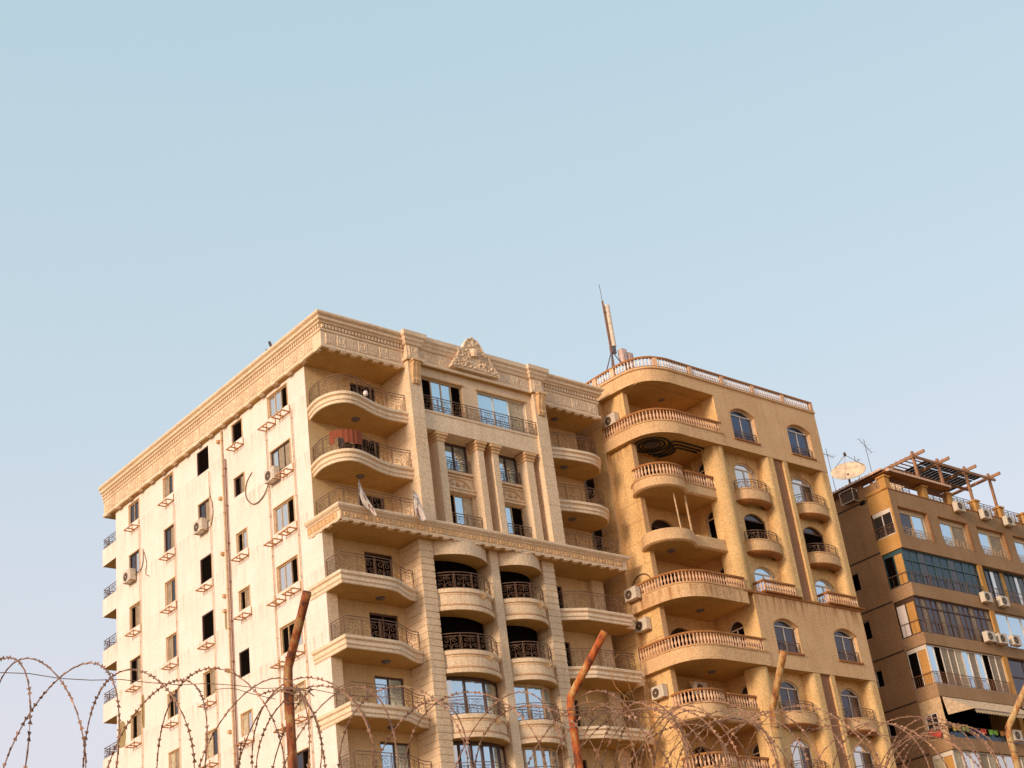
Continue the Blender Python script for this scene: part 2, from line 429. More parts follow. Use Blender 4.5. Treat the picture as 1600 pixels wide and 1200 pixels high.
def window(parent, F, h, d, frame, panes, fw=0.06, trans=None, mull=None, lintel=0.0, name='window'):
    """h = opening; panes = list of materials left to right; trans = height fraction of a transom"""
    u0, u1, z0, z1 = h[:4]; a = h[4] if len(h) > 4 else 0
    mb = MB()
    A = arcpts(h)
    zt = z1 - a
    fbox(mb, F, u0, u0 + fw, z0, zt, d - 0.03, d + 0.05)
    fbox(mb, F, u1 - fw, u1, z0, zt, d - 0.03, d + 0.05)
    fbox(mb, F, u0 + fw, u1 - fw, z0, z0 + fw, d - 0.03, d + 0.05)
    if a:
        fbox(mb, F, u0 + fw, u1 - fw, zt - fw * 0.6, zt + fw * 0.4, d - 0.03, d + 0.05)
        cu = (u0 + u1) / 2
        for (p, q) in zip(A, A[1:]):
            k = lambda r: (r[0] + (cu - r[0]) * 0.08, r[1] - fw * 0.9)
            p2, q2 = k(p), k(q)
            mb.quad(F(*p, d - 0.03), F(*q, d - 0.03), F(*q2, d - 0.03), F(*p2, d - 0.03))
            mb.quad(F(*p2, d - 0.03), F(*q2, d - 0.03), F(*q2, d + 0.05), F(*p2, d + 0.05))
    else:
        fbox(mb, F, u0 + fw, u1 - fw, z1 - fw - lintel, z1, d - 0.03, d + 0.05)
    n = len(panes)
    w = (u1 - u0 - 2 * fw) / n
    for i in range(1, n):
        u = u0 + fw + w * i
        fbox(mb, F, u - fw * 0.4, u + fw * 0.4, z0 + fw, zt - fw * 0.6 if a else z1 - fw - lintel, d - 0.025, d + 0.045)
    if trans:
        z = z0 + (z1 - z0) * trans
        fbox(mb, F, u0 + fw, u1 - fw, z - fw * 0.35, z + fw * 0.35, d - 0.02, d + 0.04)
    wo_ = mb.build(name, frame, parent)
    for i, pm in enumerate(panes):
        p = MB()
        a0 = u0 + fw + w * i + (fw * 0.4 if i else 0); a1 = u0 + fw + w * (i + 1) - (fw * 0.4 if i < n - 1 else 0)
        dd = d + (0.02 if pm != 'dark' else 0.055)
        top = zt - fw * 0.6 if a else z1 - fw - lintel
        if pm == 'dark': fbox(p, F, a0 - 0.03, a1 + 0.03, z0 + fw - 0.05, top + 0.05, dd, dd + 0.02)  # no glass here: near-black sheet paints the unlit room
        else: fbox(p, F, a0, a1, z0 + fw, top, dd - (0.012 if i % 2 else 0), dd + 0.012)
        p.build('pane', pm, wo_)
    if a:
        p = MB()
        pts = [F(u, z - 0.02, d + 0.025) for u, z in A]
        p.quad(*pts)
        pts = [F(u, z - 0.02, d + 0.04) for u, z in A]
        p.quad(*pts)
        p.build('pane', 'gdark' if panes[0] in ('gdark', 'dark') else panes[0], wo_)
    return wo_
class Path:
    def __init__(s, pts):
        s.p = pts; s.s = [0]
        for a, b in zip(pts, pts[1:]): s.s.append(s.s[-1] + math.hypot(b[0] - a[0], b[1] - a[1]))
        s.L = s.s[-1]
    def at(s, t):
        t = max(0, min(s.L, t))
        for i in range(len(s.s) - 1):
            if t <= s.s[i + 1] + 1e-9:
                k = (t - s.s[i]) / max(1e-9, s.s[i + 1] - s.s[i])
                a, b = s.p[i], s.p[i + 1]
                return (a[0] + (b[0] - a[0]) * k, a[1] + (b[1] - a[1]) * k, math.atan2(b[1] - a[1], b[0] - a[0]))
        return (*s.p[-1], 0)
def spiral(cx, cz, r0, turns, d, ph, n=12):
    return [(cx + d * r0 * (1 - 0.82 * i / n) * math.cos(ph + turns * 2 * PI * i / n), cz + r0 * (1 - 0.82 * i / n) * math.sin(ph + turns * 2 * PI * i / n)) for i in range(n + 1)]
def railing(path, z0, h, parent, mat='iron', unit=1.05, scroll=True, rr=0.02, name='railing', bars=0.12):
    P = Path(path); mb = MB()
    def rail(z, r):
        n = max(2, int(P.L / 0.25) + 1)
        pts = sorted(set([P.L * i / n for i in range(n + 1)] + P.s))
        mb.tube([(P.at(t)[0], P.at(t)[1], z) for t in pts], r, 4)
    rail(z0 + h, rr * 1.2); rail(z0 + 0.06, rr * 0.8)
    if scroll: rail(z0 + h - 0.13, rr * 0.7)
    top = h - 0.13 if scroll else h
    def line(pts, r=0.014, n=3):
        mb.tube([(*P.at(s_)[:2], z0 + z) for s_, z in pts], r, n)
    nu = max(1, round(P.L / unit)); u = P.L / nu
    for i in range(nu + 1):
        line([(u * i, 0), (u * i, h)], 0.02, 4)
    if not scroll:
        k = max(1, int(P.L / bars))
        for i in range(k + 1): line([(P.L * i / k, 0.06), (P.L * i / k, h)], 0.011)
        return mb.build(name, mat, parent)
    H = top - 0.06
    for i in range(nu):
        s0 = u * i
        for k in (0.07, 0.93): line([(s0 + u * k, 0.06), (s0 + u * k, top)], 0.012)
        f = lambda L: [(s0 + u * a, 0.06 + H * b) for a, b in L]
        asp = u / H
        for sg, cx in ((1, 0.33), (-1, 0.67)):
            line(f(spiral(cx, 0.66, 0.26 / asp if asp > 1 else 0.24, 1.25, sg, 0.3)), 0.013)
            line(f(spiral(0.5 - sg * 0.30, 0.24, 0.17 / asp if asp > 1 else 0.15, 1.2, -sg, 1.4)), 0.012)
            line(f([(0.5, 0.02), (0.5 - sg * 0.08, 0.3), (0.5 - sg * 0.2, 0.42), (0.5 - sg * 0.36, 0.4)]), 0.012)
            line(f([(0.5, 0.98), (0.5 - sg * 0.12, 0.9), (0.5 - sg * 0.3, 0.96)]), 0.013)
        line(f([(0.5, 0.0), (0.5, 1.0)]), 0.012)
    return mb.build(name, mat, parent)

BALPROF = [(0.055, 0), (0.055, 0.06), (0.03, 0.09), (0.045, 0.15), (0.07, 0.24), (0.06, 0.33), (0.03, 0.45), (0.028, 0.52), (0.045, 0.55), (0.055, 0.6)]
def baluster_mesh(name, mat, hh=0.6):
    mb = MB()
    mb.lathe((0, 0, 0), [(r, z * hh / 0.6) for r, z in BALPROF], 8)
    me = bpy.data.meshes.new(name)
    me.from_pydata(mb.v, [], mb.f); me.materials.append(M[mat])
    me.polygons.foreach_set('use_smooth', [True] * len(me.polygons))
    me.update()
    return me
BM = baluster_mesh('baluster', 'baluster')
BMW = baluster_mesh('roof_baluster', 'balwhite')
def balustrade(path, z0, h, parent, me=BM, pitch=0.19, railmat='terracotta', posts=(), skipends=0.08):
    P = Path(path); mb = MB()
    pr = lambda a, z0, z1: mb.slab(offset(path, a), [(0, z0), (0, z1)], offset(path, -a)[::-1])
    pr(0.10, z0, z0 + 0.05); pr(0.09, z0 + h - 0.10, z0 + h)
    mb.build('handrail', railmat, parent)
    n = int((P.L - 2 * skipends) / pitch)
    hh = h - 0.15
    for i in range(n + 1):
        t = skipends + (P.L - 2 * skipends) * i / n
        if any(abs(t - q) < 0.2 for q in posts): continue
        x, y, a = P.at(t)
        o = link('baluster', me, (x, y, z0 + 0.05), parent)
        o.scale = (1, 1, hh / 0.6)
    for q in posts:
        x, y, a = P.at(q)
        p = MB(); c, s_ = math.cos(a), math.sin(a)
        pts = [(x + c * i * 0.15 - s_ * j * 0.085, y + s_ * i * 0.15 + c * j * 0.085) for i, j in ((-1, -1), (1, -1), (1, 1), (-1, 1))]
        b = len(p.v); p.v += [(X, Y, z0 + 0.05) for X, Y in pts] + [(X, Y, z0 + h - 0.1) for X, Y in pts]
        for f in ((0, 1, 5, 4), (1, 2, 6, 5), (2, 3, 7, 6), (3, 0, 4, 7)): p.face(*f)
        p.build('pier', 'baluster', parent)
def lamp(parent, x, y, z):
    mb = MB(); mb.lathe((x, y, z - 0.1), [(0.12, 0.0), (0.2, 0.03), (0.22, 0.10)], 14)
    mb.build('ceiling_lamp', 'metal', parent)

# ---------------------------------------------------------------- ground and street wall
mb = MB(); mb.quad((-1500, -1500, 0), (1500, -1500, 0), (1500, 1500, 0), (-1500, 1500, 0))
g = mb.build('ground', 'ground'); g['kind'] = 'structure'

# ================================================================ BUILDING A : cream corner block
A = thing('apartment_building', 'cream stone apartment block on the left with carved roof cornice and central pediment', 'building', (9, 10, 0))
ST = 3.1
LC = [(17.45, 18.62), (13.45, 14.52), (9.6, 10.75), (6.05, 7.02), (1.65, 3.45)]
def lhole(c, k):
    y0, y1 = LC[c]; z1 = 38.02 - ST * k; z0 = z1 - (1.3 if k else 1.18)
    if c == 2 and k in (0, 2, 3): y0 -= 0.05; y1 += 0.05; z0 = z1 - 1.38
    if c == 3: z0 = z1 - 1.02
    if c == 3 and k >= 4: y0 += 0.3; y1 += 0.3; z0 = z1 - (1.28 if k == 4 else 1.08)
    if c == 3 and k == 4: z1 += 0.02
    return (y0, y1, z0, z1)
NK = 9
mb = MB()
up, lo = [], []
for k in range(NK):
    for c in range(5): (up if k < 3 else lo).append(lhole(c, k))
wall(mb, FX(0.0), 0.0, 20.3, 29.2, 38.35, up, 0.22)
wall(mb, FX(0.0), -0.55, 20.3, 0.0, 29.2, lo, 0.22)
mb.build('side_wall', 'clad', A)
states = {  # (column, floor): (frame, panes)
 (0,0):('tanframe',['gdark','gdark']),(0,1):('woodframe',['gdark','gpale']),(0,2):('tanframe',['dark','shutter']),(0,3):('woodframe',['dark','shutter']),(0,4):('tanframe',['dark','shutter']),
 (1,0):('tanframe',['shutter','gdark']),(1,1):('woodframe',['gdark','shutter']),(1,2):('tanframe',['shutter','gdark']),(1,3):('tanframe',['shutter','gdark']),(1,4):('tanframe',['dark','gdark']),(1,5):('tanframe',['curtain','shutter']),
 (2,0):('woodframe',['dark']),(2,1):('woodframe',['gdark','shutter']),(2,2):('woodframe',['dark']),(2,3):('woodframe',['dark']),(2,4):('tanframe',['dark','shutter']),(2,5):('tanframe',['curtain','gdark']),
 (3,0):('woodframe',['dark']),(3,1):('woodframe',['dark','shutter']),(3,2):('tanframe',['dark','gpale']),(3,3):('tanframe',['dark','shutter']),(3,4):('woodframe',['dark']),(3,5):('tanframe',['curtain','gpale']),
 (4,0):('tanframe',['gpale','gpale','dark']),(4,1):('woodframe',['gpale','shutter','shutter']),(4,2):('tanframe',['gpale','gpale','dark']),(4,3):('tanframe',['gpale','gpale','dark']),(4,4):('tanframe',['dark','dark','gpale']),(4,5):('tanframe',['curtain','curtain','curtain']),(4,6):('woodframe',['gdark','gdark','dark'])}
# on this wall the left end in the picture is the far (large y) end, so panes run backwards
for k in range(NK):
    for c in range(5):
        fr, pn = states.get((c, k), ('tanframe', ['dark', 'gdark']))
        w_ = window(A, FX(0.0), lhole(c, k), 0.06, fr, pn[::-1], fw=0.055)
        if (c, k) in ((2, 0), (2, 2), (2, 3), (3, 4)): continue
        h = lhole(c, k)
        mb = MB()
        mb.box(-0.05, -0.002, h[0] - 0.06, h[1] + 0.06, h[3] + 0.004, h[3] + 0.05)
        mb.box(-0.035, -0.002, h[0] - 0.05, h[0] - 0.004, h[2], h[3] + 0.004)
        mb.box(-0.035, -0.002, h[1] + 0.004, h[1] + 0.05, h[2], h[3] + 0.004)
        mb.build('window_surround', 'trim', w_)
# back and right walls, floors
mb = MB()
mb.quad((0, 20.3, 0), (18.4, 20.3, 0), (18.4, 20.3, 38.3), (0, 20.3, 38.3))
mb.quad((18.4, 0, 0), (18.4, 20.3, 0), (18.4, 20.3, 38.3), (18.4, 0, 38.3))
mb.build('party_wall', 'stone', A)
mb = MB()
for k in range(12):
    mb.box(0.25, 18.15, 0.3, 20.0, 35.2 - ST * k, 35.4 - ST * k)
mb.build('floor_slab', 'dark', A)  # inner floors added to block light, coloured near-black
# plaster patches and drain pipes on the side wall
blob = [(0.15, 0), (0.6, 0.02), (0.85, 0.05), (0.97, 0.2), (1.0, 0.5), (0.93, 0.8), (0.95, 0.95), (0.7, 0.97), (0.5, 1.0), (0.25, 0.93), (0.1, 0.85), (0.03, 0.6), (0, 0.4), (0.06, 0.2)]
for (y0, z0, w, h) in ((19.25, 24.2, 0.95, 1.5), (17.1, 24.6, 0.3, 1.9), (8.3, 27.2, 0.22, 1.1)):
    mb = MB(); mb.quad(*[(-0.008, y0 + u * w, z0 + v * h) for u, v in blob]); mb.build('render_patch', 'patch', A)
def drain(y, z0, z1, r, mat):
    mb = MB(); mb.tube([(-0.09, y, z0), (-0.09, y, z1)], r, 8)
    z = z1 - 0.6
    while z > z0 + 0.3:
        mb.tube([(-0.09, y, z), (-0.09, y, z + 0.07)], r * 1.5, 8); z -= 2.1
    mb.build('drainpipe', mat, A, smooth=True)
drain(8.0, 3, 38.2, 0.045, 'pipe'); drain(7.72, 3, 36.4, 0.038, 'redpipe'); drain(3.68, 3, 36.3, 0.026, 'pipe'); drain(1.3, 3, 36.5, 0.026, 'pipe')
drain(13.3, 3, 36.1, 0.022, 'pipe'); drain(17.3, 3, 36.3, 0.022, 'pipe'); drain(9.45, 3, 36.4, 0.02, 'pipe')
for z in (37.6, 34.3, 31.2, 28.9, 28.1, 25.0, 21.9):
    mb = MB(); mb.box(-0.16, -0.002, 8.28, 8.46, z, z + 0.16)
    mb.build('pipe_bracket', 'trim', A)

# ---- roof cornice, three blocks
CP = [(0, 38.3), (0.07, 38.34), (0.07, 38.48), (0, 38.52), (0, 39.22), (0.07, 39.27), (0.07, 39.36), (0.0, 39.4), (0.0, 39.62), (0.13, 39.66), (0.15, 39.74), (0.26, 39.80), (0.26, 39.92), (0.22, 39.94), (0.36, 40.04), (0.38, 40.12), (0.34, 40.2)]
CC = [(0.12, 38.66), (0.15, 38.72), (0.15, 38.82), (0.0, 38.9), (0.0, 39.55), (0.10, 39.6), (0.14, 39.72), (0.22, 39.82), (0.22, 39.92), (0.32, 40.02), (0.34, 40.25)]
def slabobj(name, path, prof, close, mats, parent):
    mb = MB(); mb.slab(path, prof, close, 1); return mb.build(name, mats, parent)
slabobj('cornice', [(-0.25, 21.3), (-0.25, -2.0), (4.79, -2.0)], CP, [(4.79, 21.3)], ['trimpale', 'soffit'], A)
slabobj('cornice', [(4.81, -1.0), (4.81, -2.3), (5.62, -2.3), (5.62, -2.12), (13.24, -2.12), (13.24, -2.3), (14.08, -2.3), (14.08, -1.0)], CC, [(14.08, 0.5), (4.81, 0.5)], ['trimpale', 'soffit'], A)
slabobj('cornice', [(14.1, -2.0), (18.45, -2.0), (18.45, 21.3)], CP, [(14.1, 21.3)], ['trimpale', 'soffit'], A)
mb = MB(); mb.box(4.8, 14.09, 0.5, 20.3, 38.4, 38.6); mb.build('roof', 'roof', A)
# frieze panels with medallions, dentils
def panel_mesh():
    mb = MB()   # local: u in x, faces -y
    mb.box(-0.28, 0.28, -0.035, 0.03, 0.0, 0.62)
    mb.box(-0.24, -0.2, -0.06, -0.03, 0.05, 0.57); mb.box(0.2, 0.24, -0.06, -0.03, 0.05, 0.57)
    n = 10
    for r0, r1, d in ((0.15, 0.11, 0.07), (0.06, 0.0, 0.075)):
        b = len(mb.v)
        for j in range(n):
            a = 2 * PI * j / n
            mb.v += [(r0 * math.cos(a), -0.035, 0.31 + r0 * 1.3 * math.sin(a)), ((r0 + r1) / 2 * math.cos(a), -d, 0.31 + (r0 + r1) / 2 * 1.3 * math.sin(a)), (r1 * math.cos(a), -0.035, 0.31 + r1 * 1.3 * math.sin(a))]
        for j in range(n):
            k = (j + 1) % n
            mb.face(b + 3 * j, b + 3 * k, b + 3 * k + 1, b + 3 * j + 1)
            mb.face(b + 3 * j + 1, b + 3 * k + 1, b + 3 * k + 2, b + 3 * j + 2)
    return mb
def flute_mesh():
    mb = MB()
    for i in range(6): mb.box(-0.26 + i * 0.09, -0.20 + i * 0.09, -0.045, 0.03, 0.05, 0.57)
    mb.box(-0.29, 0.29, -0.025, 0.03, 0.0, 0.04); mb.box(-0.29, 0.29, -0.025, 0.03, 0.58, 0.62)
    return mb
def mesh_of(mb, name, mat):
    me = bpy.data.meshes.new(name); me.from_pydata(mb.v, [], mb.f); me.materials.append(M[mat]); me.update(); return me
PM = mesh_of(panel_mesh(), 'frieze_panel', 'trimpale'); FM = mesh_of(flute_mesh(), 'fluted_panel', 'trimpale')
def place_panel(x, y, z, rot, me, parent=A, s=1.0):
    o = link('frieze_panel', me, (x, y, z), parent); o.rotation_euler = (0, 0, rot); o.scale = (s, 1, s)
    return o
y = 20.8; i = 0
while y > -1.6:
    place_panel(-0.25, y, 38.56, -PI / 2, PM if i % 2 == 0 else FM); y -= 0.66; i += 1
for x0, x1 in ((0.1, 4.6), (14.5, 18.4)):
    n = 7 if x0 < 1 else 6
    for i in range(n): place_panel(x0 + (x1 - x0) * (i + 0.3) / n, -2.0, 38.56, 0, PM if i % 2 else FM)
for i in range(12):
    x = 6.0 + 0.62 * i
    if 7.4 < x < 10.9: continue
    place_panel(x, -2.12, 38.92, 0, FM if i % 2 else PM)
for x in (5.2, 13.66): place_panel(x, -2.3, 38.92, 0, PM)
mb = MB()
y = 21.2
while y > -2.0: mb.box(-0.36, -0.24, y, y + 0.1, 39.42, 39.6); y -= 0.2
for x0, x1 in ((-0.2, 4.7), (14.5, 18.4)):
    x = x0
    while x < x1: mb.box(x, x + 0.1, -2.11, -1.99, 39.42, 39.6); x += 0.2
mb.build('dentil_band', 'trimpale', A, kind='stuff')
mb = MB()
y = 21.0
while y > -1.8: mb.box(-0.36, -0.1, y - 0.34, y, 38.24, 38.299); y -= 1.32
for x0, x1 in ((0.2, 4.6), (14.6, 18.4)):
    x = x0
    while x < x1: mb.box(x, x + 0.34, -2.06, -1.85, 38.25, 38.299); x += 0.66
mb.build('cornice_drop', 'trimpale', A, kind='stuff')
# pediment
mb = MB()
out = [(7.45, 38.95), (7.6, 39.2), (7.95, 39.32), (8.05, 39.7), (8.25, 40.05), (8.6, 40.25), (8.8, 40.6), (9.05, 40.85), (9.25, 40.9), (9.4, 41.02), (9.55, 40.92), (9.8, 40.85), (10.05, 40.6), (10.25, 40.27), (10.6, 40.1), (10.8, 39.75), (10.9, 39.4), (11.25, 39.25), (11.4, 38.95)]
out = [(9.2 + (x - 9.4) * 0.82, z) for x, z in out]
b = len(mb.v); n = len(out)
mb.v += [(x, -2.42, z) for x, z in out] + [(x, -2.1, z) for x, z in out]
mb.face(*range(n)); mb.face(*[n + i for i in range(n)][::-1])
for i in range(n): mb.face(i, (i + 1) % n, n + (i + 1) % n, n + i)
pd = mb.build('pediment', 'trimpale', A)
mb = MB()
def relief(pts, r=0.05): mb.tube([(9.2 + (x - 9.4) * 0.82 if pts is not out else x, -2.43, z) for x, z in pts], r, 5)
relief(out, 0.06)
for sg in (1, -1):
    cx = 9.42
    for (dx, z, r, t, ph) in ((1.5, 39.22, 0.24, 1.4, 0.4), (1.0, 39.3, 0.27, 1.5, 2.0), (0.5, 39.25, 0.24, 1.3, 0.2), (1.12, 39.85, 0.27, 1.4, 0.8), (0.62, 39.85, 0.24, 1.3, 2.2), (0.75, 40.2, 0.18, 1.3, 2.6), (0.33, 40.5, 0.17, 1.2, 1.0), (1.8, 39.1, 0.13, 1.1, 1.0), (0.15, 39.2, 0.12, 1.0, 3.0), (1.35, 39.55, 0.13, 1.1, 0.2), (0.82, 39.58, 0.12, 1.1, 3.1), (0.95, 40.08, 0.1, 1.0, 0.9)):
        relief(spiral(cx + sg * dx, z, r, t, sg, ph, 14), [0.075 - 0.003 * q for q in range(15)])
    for q in range(7):
        a = PI / 2 - sg * (0.25 + q * 0.33)
        relief([(cx + 0.34 * math.cos(a), 40.02 + 0.38 * math.sin(a)), (cx + 0.56 * math.cos(a), 40.02 + 0.62 * math.sin(a))], [0.03, 0.075])
relief([(9.42, 40.45), (9.42, 40.95)], [0.09, 0.04])
mb.lathe((9.2, -2.43, 39.75), [(0.02, 0), (0.2, 0.06), (0.26, 0.3), (0.2, 0.5), (0.02, 0.62)], 9)
mb.build('relief', 'trimpale', pd)

# ---- upper floors, left and right recess walls
def doors(x0, x1, floors):
    return [(x0, x1, 35.5 - ST * k - (0.0), 35.5 - ST * k + 2.5) for k in floors]
mb = MB(); dl = doors(2.75, 4.3, (0, 1, 2))
wall(mb, FY(0.0), 0.0, 4.8, 29.3, 38.35, dl, 0.2); mb.build('recess_wall', 'recess', A)
mb = MB(); wall(mb, FY(0.0), 14.08, 18.4, 29.3, 38.35, [], 0.2); mb.build('recess_wall', 'recess', A)
for h in dl: window(A, FY(0.0), h, 0.12, 'woodframe', ['dark', 'dark'], fw=0.07)
dl = [(2.75, 4.45, 26.2 - ST * k, 28.75 - ST * k) for k in range(7)]
mb = MB(); wall(mb, FY(0.0), 0.6, 4.9, 0.0, 29.3, dl, 0.2); mb.build('recess_wall', 'recess', A)
pan = [['dark'], ['dark', 'dark'], ['gsky', 'gsky'], ['gsky', 'gsky'], ['gsky', 'gsky'], ['gsky'], ['gsky']]
for h, p in zip(dl, pan): window(A, FY(0.0), h, 0.12, 'woodframe', p, fw=0.09)
dr = [(14.8, 15.55, 26.2 - ST * k, 28.6 - ST * k) for k in range(7)]
mb = MB(); wall(mb, FY(0.0), 13.65, 18.4, 0.0, 29.3, dr, 0.2); mb.build('recess_wall', 'recess', A)
for h in dr: window(A, FY(0.0), h, 0.12, 'woodframe', ['dark'], fw=0.06)
mb = MB(); mb.box(17.55, 18.4, -0.28, -0.002, 0, 29.15); mb.build('corner_pier', 'stone', A)
mb = MB(); mb.box(0.002, 0.6, -0.55, -0.002, 0, 29.15); mb.build('corner_pier', 'stone', A)

# ---- pilasters built of courses
def courses(x0, x1, y0, y1, z0, z1, hgt, gap, mat, parent, recess=0.012, name='stone_block'):
    z = z0; i = 0
    core = MB(); core.box(x0 + recess, x1 - recess, y0 + recess, y1, z0, z1); core.build('pilaster', mat, parent)
    me = {}
    while z < z1 - 0.02:
        h = min(hgt, z1 - z)
        key = round(h, 3)
        if key not in me:
            m = MB(); w = (x1 - x0) / 2; d = (y1 - y0)
            c = 0.02
            # chamfered block
            m.v = [(-w + c, c, 0), (w - c, c, 0), (w - c, d, 0), (-w + c, d, 0),
                   (-w, 0, c), (w, 0, c), (w, d, c), (-w, d, c),
                   (-w, 0, h - gap - c), (w, 0, h - gap - c), (w, d, h - gap - c), (-w, d, h - gap - c),
                   (-w + c, c, h - gap), (w - c, c, h - gap), (w - c, d, h - gap), (-w + c, d, h - gap)]
            for l in range(3):
                for j in range(4): m.face(l * 4 + j, l * 4 + (j + 1) % 4, l * 4 + 4 + (j + 1) % 4, l * 4 + 4 + j)
            m.face(3, 2, 1, 0); m.face(12, 13, 14, 15)
            me[key] = mesh_of(m, name, mat)
        link(name, me[key], ((x0 + x1) / 2 + random.uniform(-0.004, 0.004), y0 + random.uniform(-0.004, 0.004), z), parent)
        z += h; i += 1
courses(4.8, 5.58, -2.3, 0.4, 29.85, 38.7, 1.12, 0.02, 'stone', A, 0.01)
courses(13.27, 14.08, -2.3, 0.4, 29.85, 38.7, 1.12, 0.02, 'stone', A, 0.01)
courses(4.9, 5.72, -1.6, 0.4, 11.3, 29.15, 0.345, 0.03, 'stone', A, 0.03)
courses(12.85, 13.66, -1.6, 0.4, 11.3, 29.15, 0.345, 0.03, 'stone', A, 0.03)
for x0, x1, y0, z1 in ((9.3, 9.82, -1.65, 29.15), (4.93, 5.69, -1.57, 11.3), (12.88, 13.63, -1.57, 11.3)):
    mb = MB(); mb.box(x0, x1, y0, 0.4, 0, z1); mb.build('pilaster', 'stone', A)
# consoles
for x in (5.2, 13.68):
    mb = MB()
    for s0, s1 in ((-0.24, -0.08), (-0.06, 0.06), (0.08, 0.24)):
        pr = [(0, 38.65), (0.5, 38.65), (0.55, 38.5), (0.42, 38.3), (0.34, 37.95), (0.2, 37.7), (0.26, 37.55), (0.12, 37.35), (0, 37.4)]
        b = len(mb.v); n = len(pr)
        dd = 0.05 if s0 == -0.06 else 0
        mb.v += [(x + s0, -2.3 - (d + dd) * 0.55, z) for d, z in pr] + [(x + s1, -2.3 - (d + dd) * 0.55, z) for d, z in pr]
        mb.face(*[b + i for i in range(n)]); mb.face(*[b + n + i for i in range(n)][::-1])
        for i in range(n): mb.face(b + i, b + (i + 1) % n, b + n + (i + 1) % n, b + n + i)
    mb.box(x - 0.3, x + 0.3, -2.66, -2.302, 38.56, 38.64)
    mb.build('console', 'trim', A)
# ---- central bay, upper
w1 = (5.75, 8.5, 36.17, 38.1); w2 = (9.5, 12.85, 36.17, 38.1)
mb = MB(); wall(mb, FY(-2.0), 5.58, 13.27, 36.0, 38.8, [w1, w2], 0.25)
mb.quad((5.58, -2.0, 38.8), (13.27, -2.0, 38.8), (13.27, 0.5, 38.8), (5.58, 0.5, 38.8))
mb.build('bay_wall', 'stone', A)
for h in (w1, w2):
    mb = MB(); mb.box(h[0] - 0.1, h[1] + 0.1, -2.06, -2.002, h[3] + 0.01, h[3] + 0.08)
    mb.build('window_head', 'trim', A)
window(A, FY(-2.0), w1, 0.14, 'tanframe', ['dark', 'gsky', 'gsky', 'dark'], fw=0.08)
window(A, FY(-2.0), w2, 0.14, 'whiteframe', ['gsky', 'gsky', 'curtain'], fw=0.07)
mb = MB(); mb.box(5.58, 13.27, -2.13, -1.0, 35.05, 36.0)
mb.box(5.58, 13.27, -2.17, -1.9, 36.0, 36.12)
mb.build('beam', 'trimpale', A)
railing([(5.6, -2.2), (13.25, -2.2)], 36.12, 0.78, A, unit=0.96)
cb = [(6.41, 6.85), (9.02, 9.42), (10.02, 10.42), (12.34, 12.84)]
for a, b_ in cb:
    mb = MB(); mb.box(a, b_, -2.02, -1.35, 29.9, 34.66); c_ = mb.build('column', 'stone', A)
    mb = MB()
    mb.box(a - 0.05, b_ + 0.05, -2.07, -1.35, 34.55, 34.66 + 0.06); mb.box(a - 0.1, b_ + 0.1, -2.12, -1.35, 34.72, 34.86); mb.box(a - 0.16, b_ + 0.16, -2.18, -1.35, 34.86, 35.0)
    mb.build('capital', 'trim', c_)
hs = [(7.15, 8.9, 33.35, 34.98), (10.75, 12.32, 33.35, 34.98), (7.15, 8.9, 29.95, 32.1), (10.75, 12.32, 29.95, 32.1)]
mb = MB(); wall(mb, FY(-1.35), 5.58, 13.27, 29.3, 35.05, hs, 0.2)
for x0, x1 in ((7.05, 9.0), (10.65, 12.4)):
    mb.box(x0, x1, -1.5, -1.352, 33.2, 33.33)
    mb.box(x0, x1, -1.52, -1.352, 32.14, 32.3); mb.box(x0 - 0.05, x1 + 0.02, -1.58, -1.352, 32.3, 32.38)
    mb.box(x0, x1, -1.43, -1.352, 33.05, 33.12)
mb.build('bay_wall', 'stone', A)
mb = MB()
for xc in (8.0, 11.5):
    pts = [(xc + 0.78 * math.cos(PI * i / 12), 32.42 + 0.52 * math.sin(PI * i / 12)) for i in range(13)]
    mb.tube([(x, -1.37, z) for x, z in pts], 0.05, 5)
    mb.lathe((xc, -1.36, 32.5), [(0.02, 0), (0.12, 0.05), (0.14, 0.2), (0.02, 0.32)], 8)
    for sg in (1, -1):
        mb.tube([(x, -1.36, z) for x, z in spiral(xc + sg * 0.4, 32.6, 0.14, 1.2, sg, 1.0)], 0.035, 4)
mb.build('relief', 'trim', A)
window(A, FY(-1.35), hs[0], 0.12, 'woodframe', ['gsky', 'gsky'], fw=0.13)
window(A, FY(-1.35), hs[1], 0.12, 'woodframe', ['gsky', 'gsky'], fw=0.13)
window(A, FY(-1.35), hs[2], 0.12, 'tanframe', ['dark', 'gsky', 'curtain'], fw=0.05)
window(A, FY(-1.35), hs[3], 0.12, 'tanframe', ['gsky', 'dark'], fw=0.05)
for h in hs[:2]: railing([(h[0], -1.42), (h[1], -1.42)], 33.35, 0.72, A, unit=0.85)
for h in hs[2:]: railing([(h[0] - 0.1, -1.75), (h[1] + 0.1, -1.75)], 29.95, 0.85, A, unit=0.9)

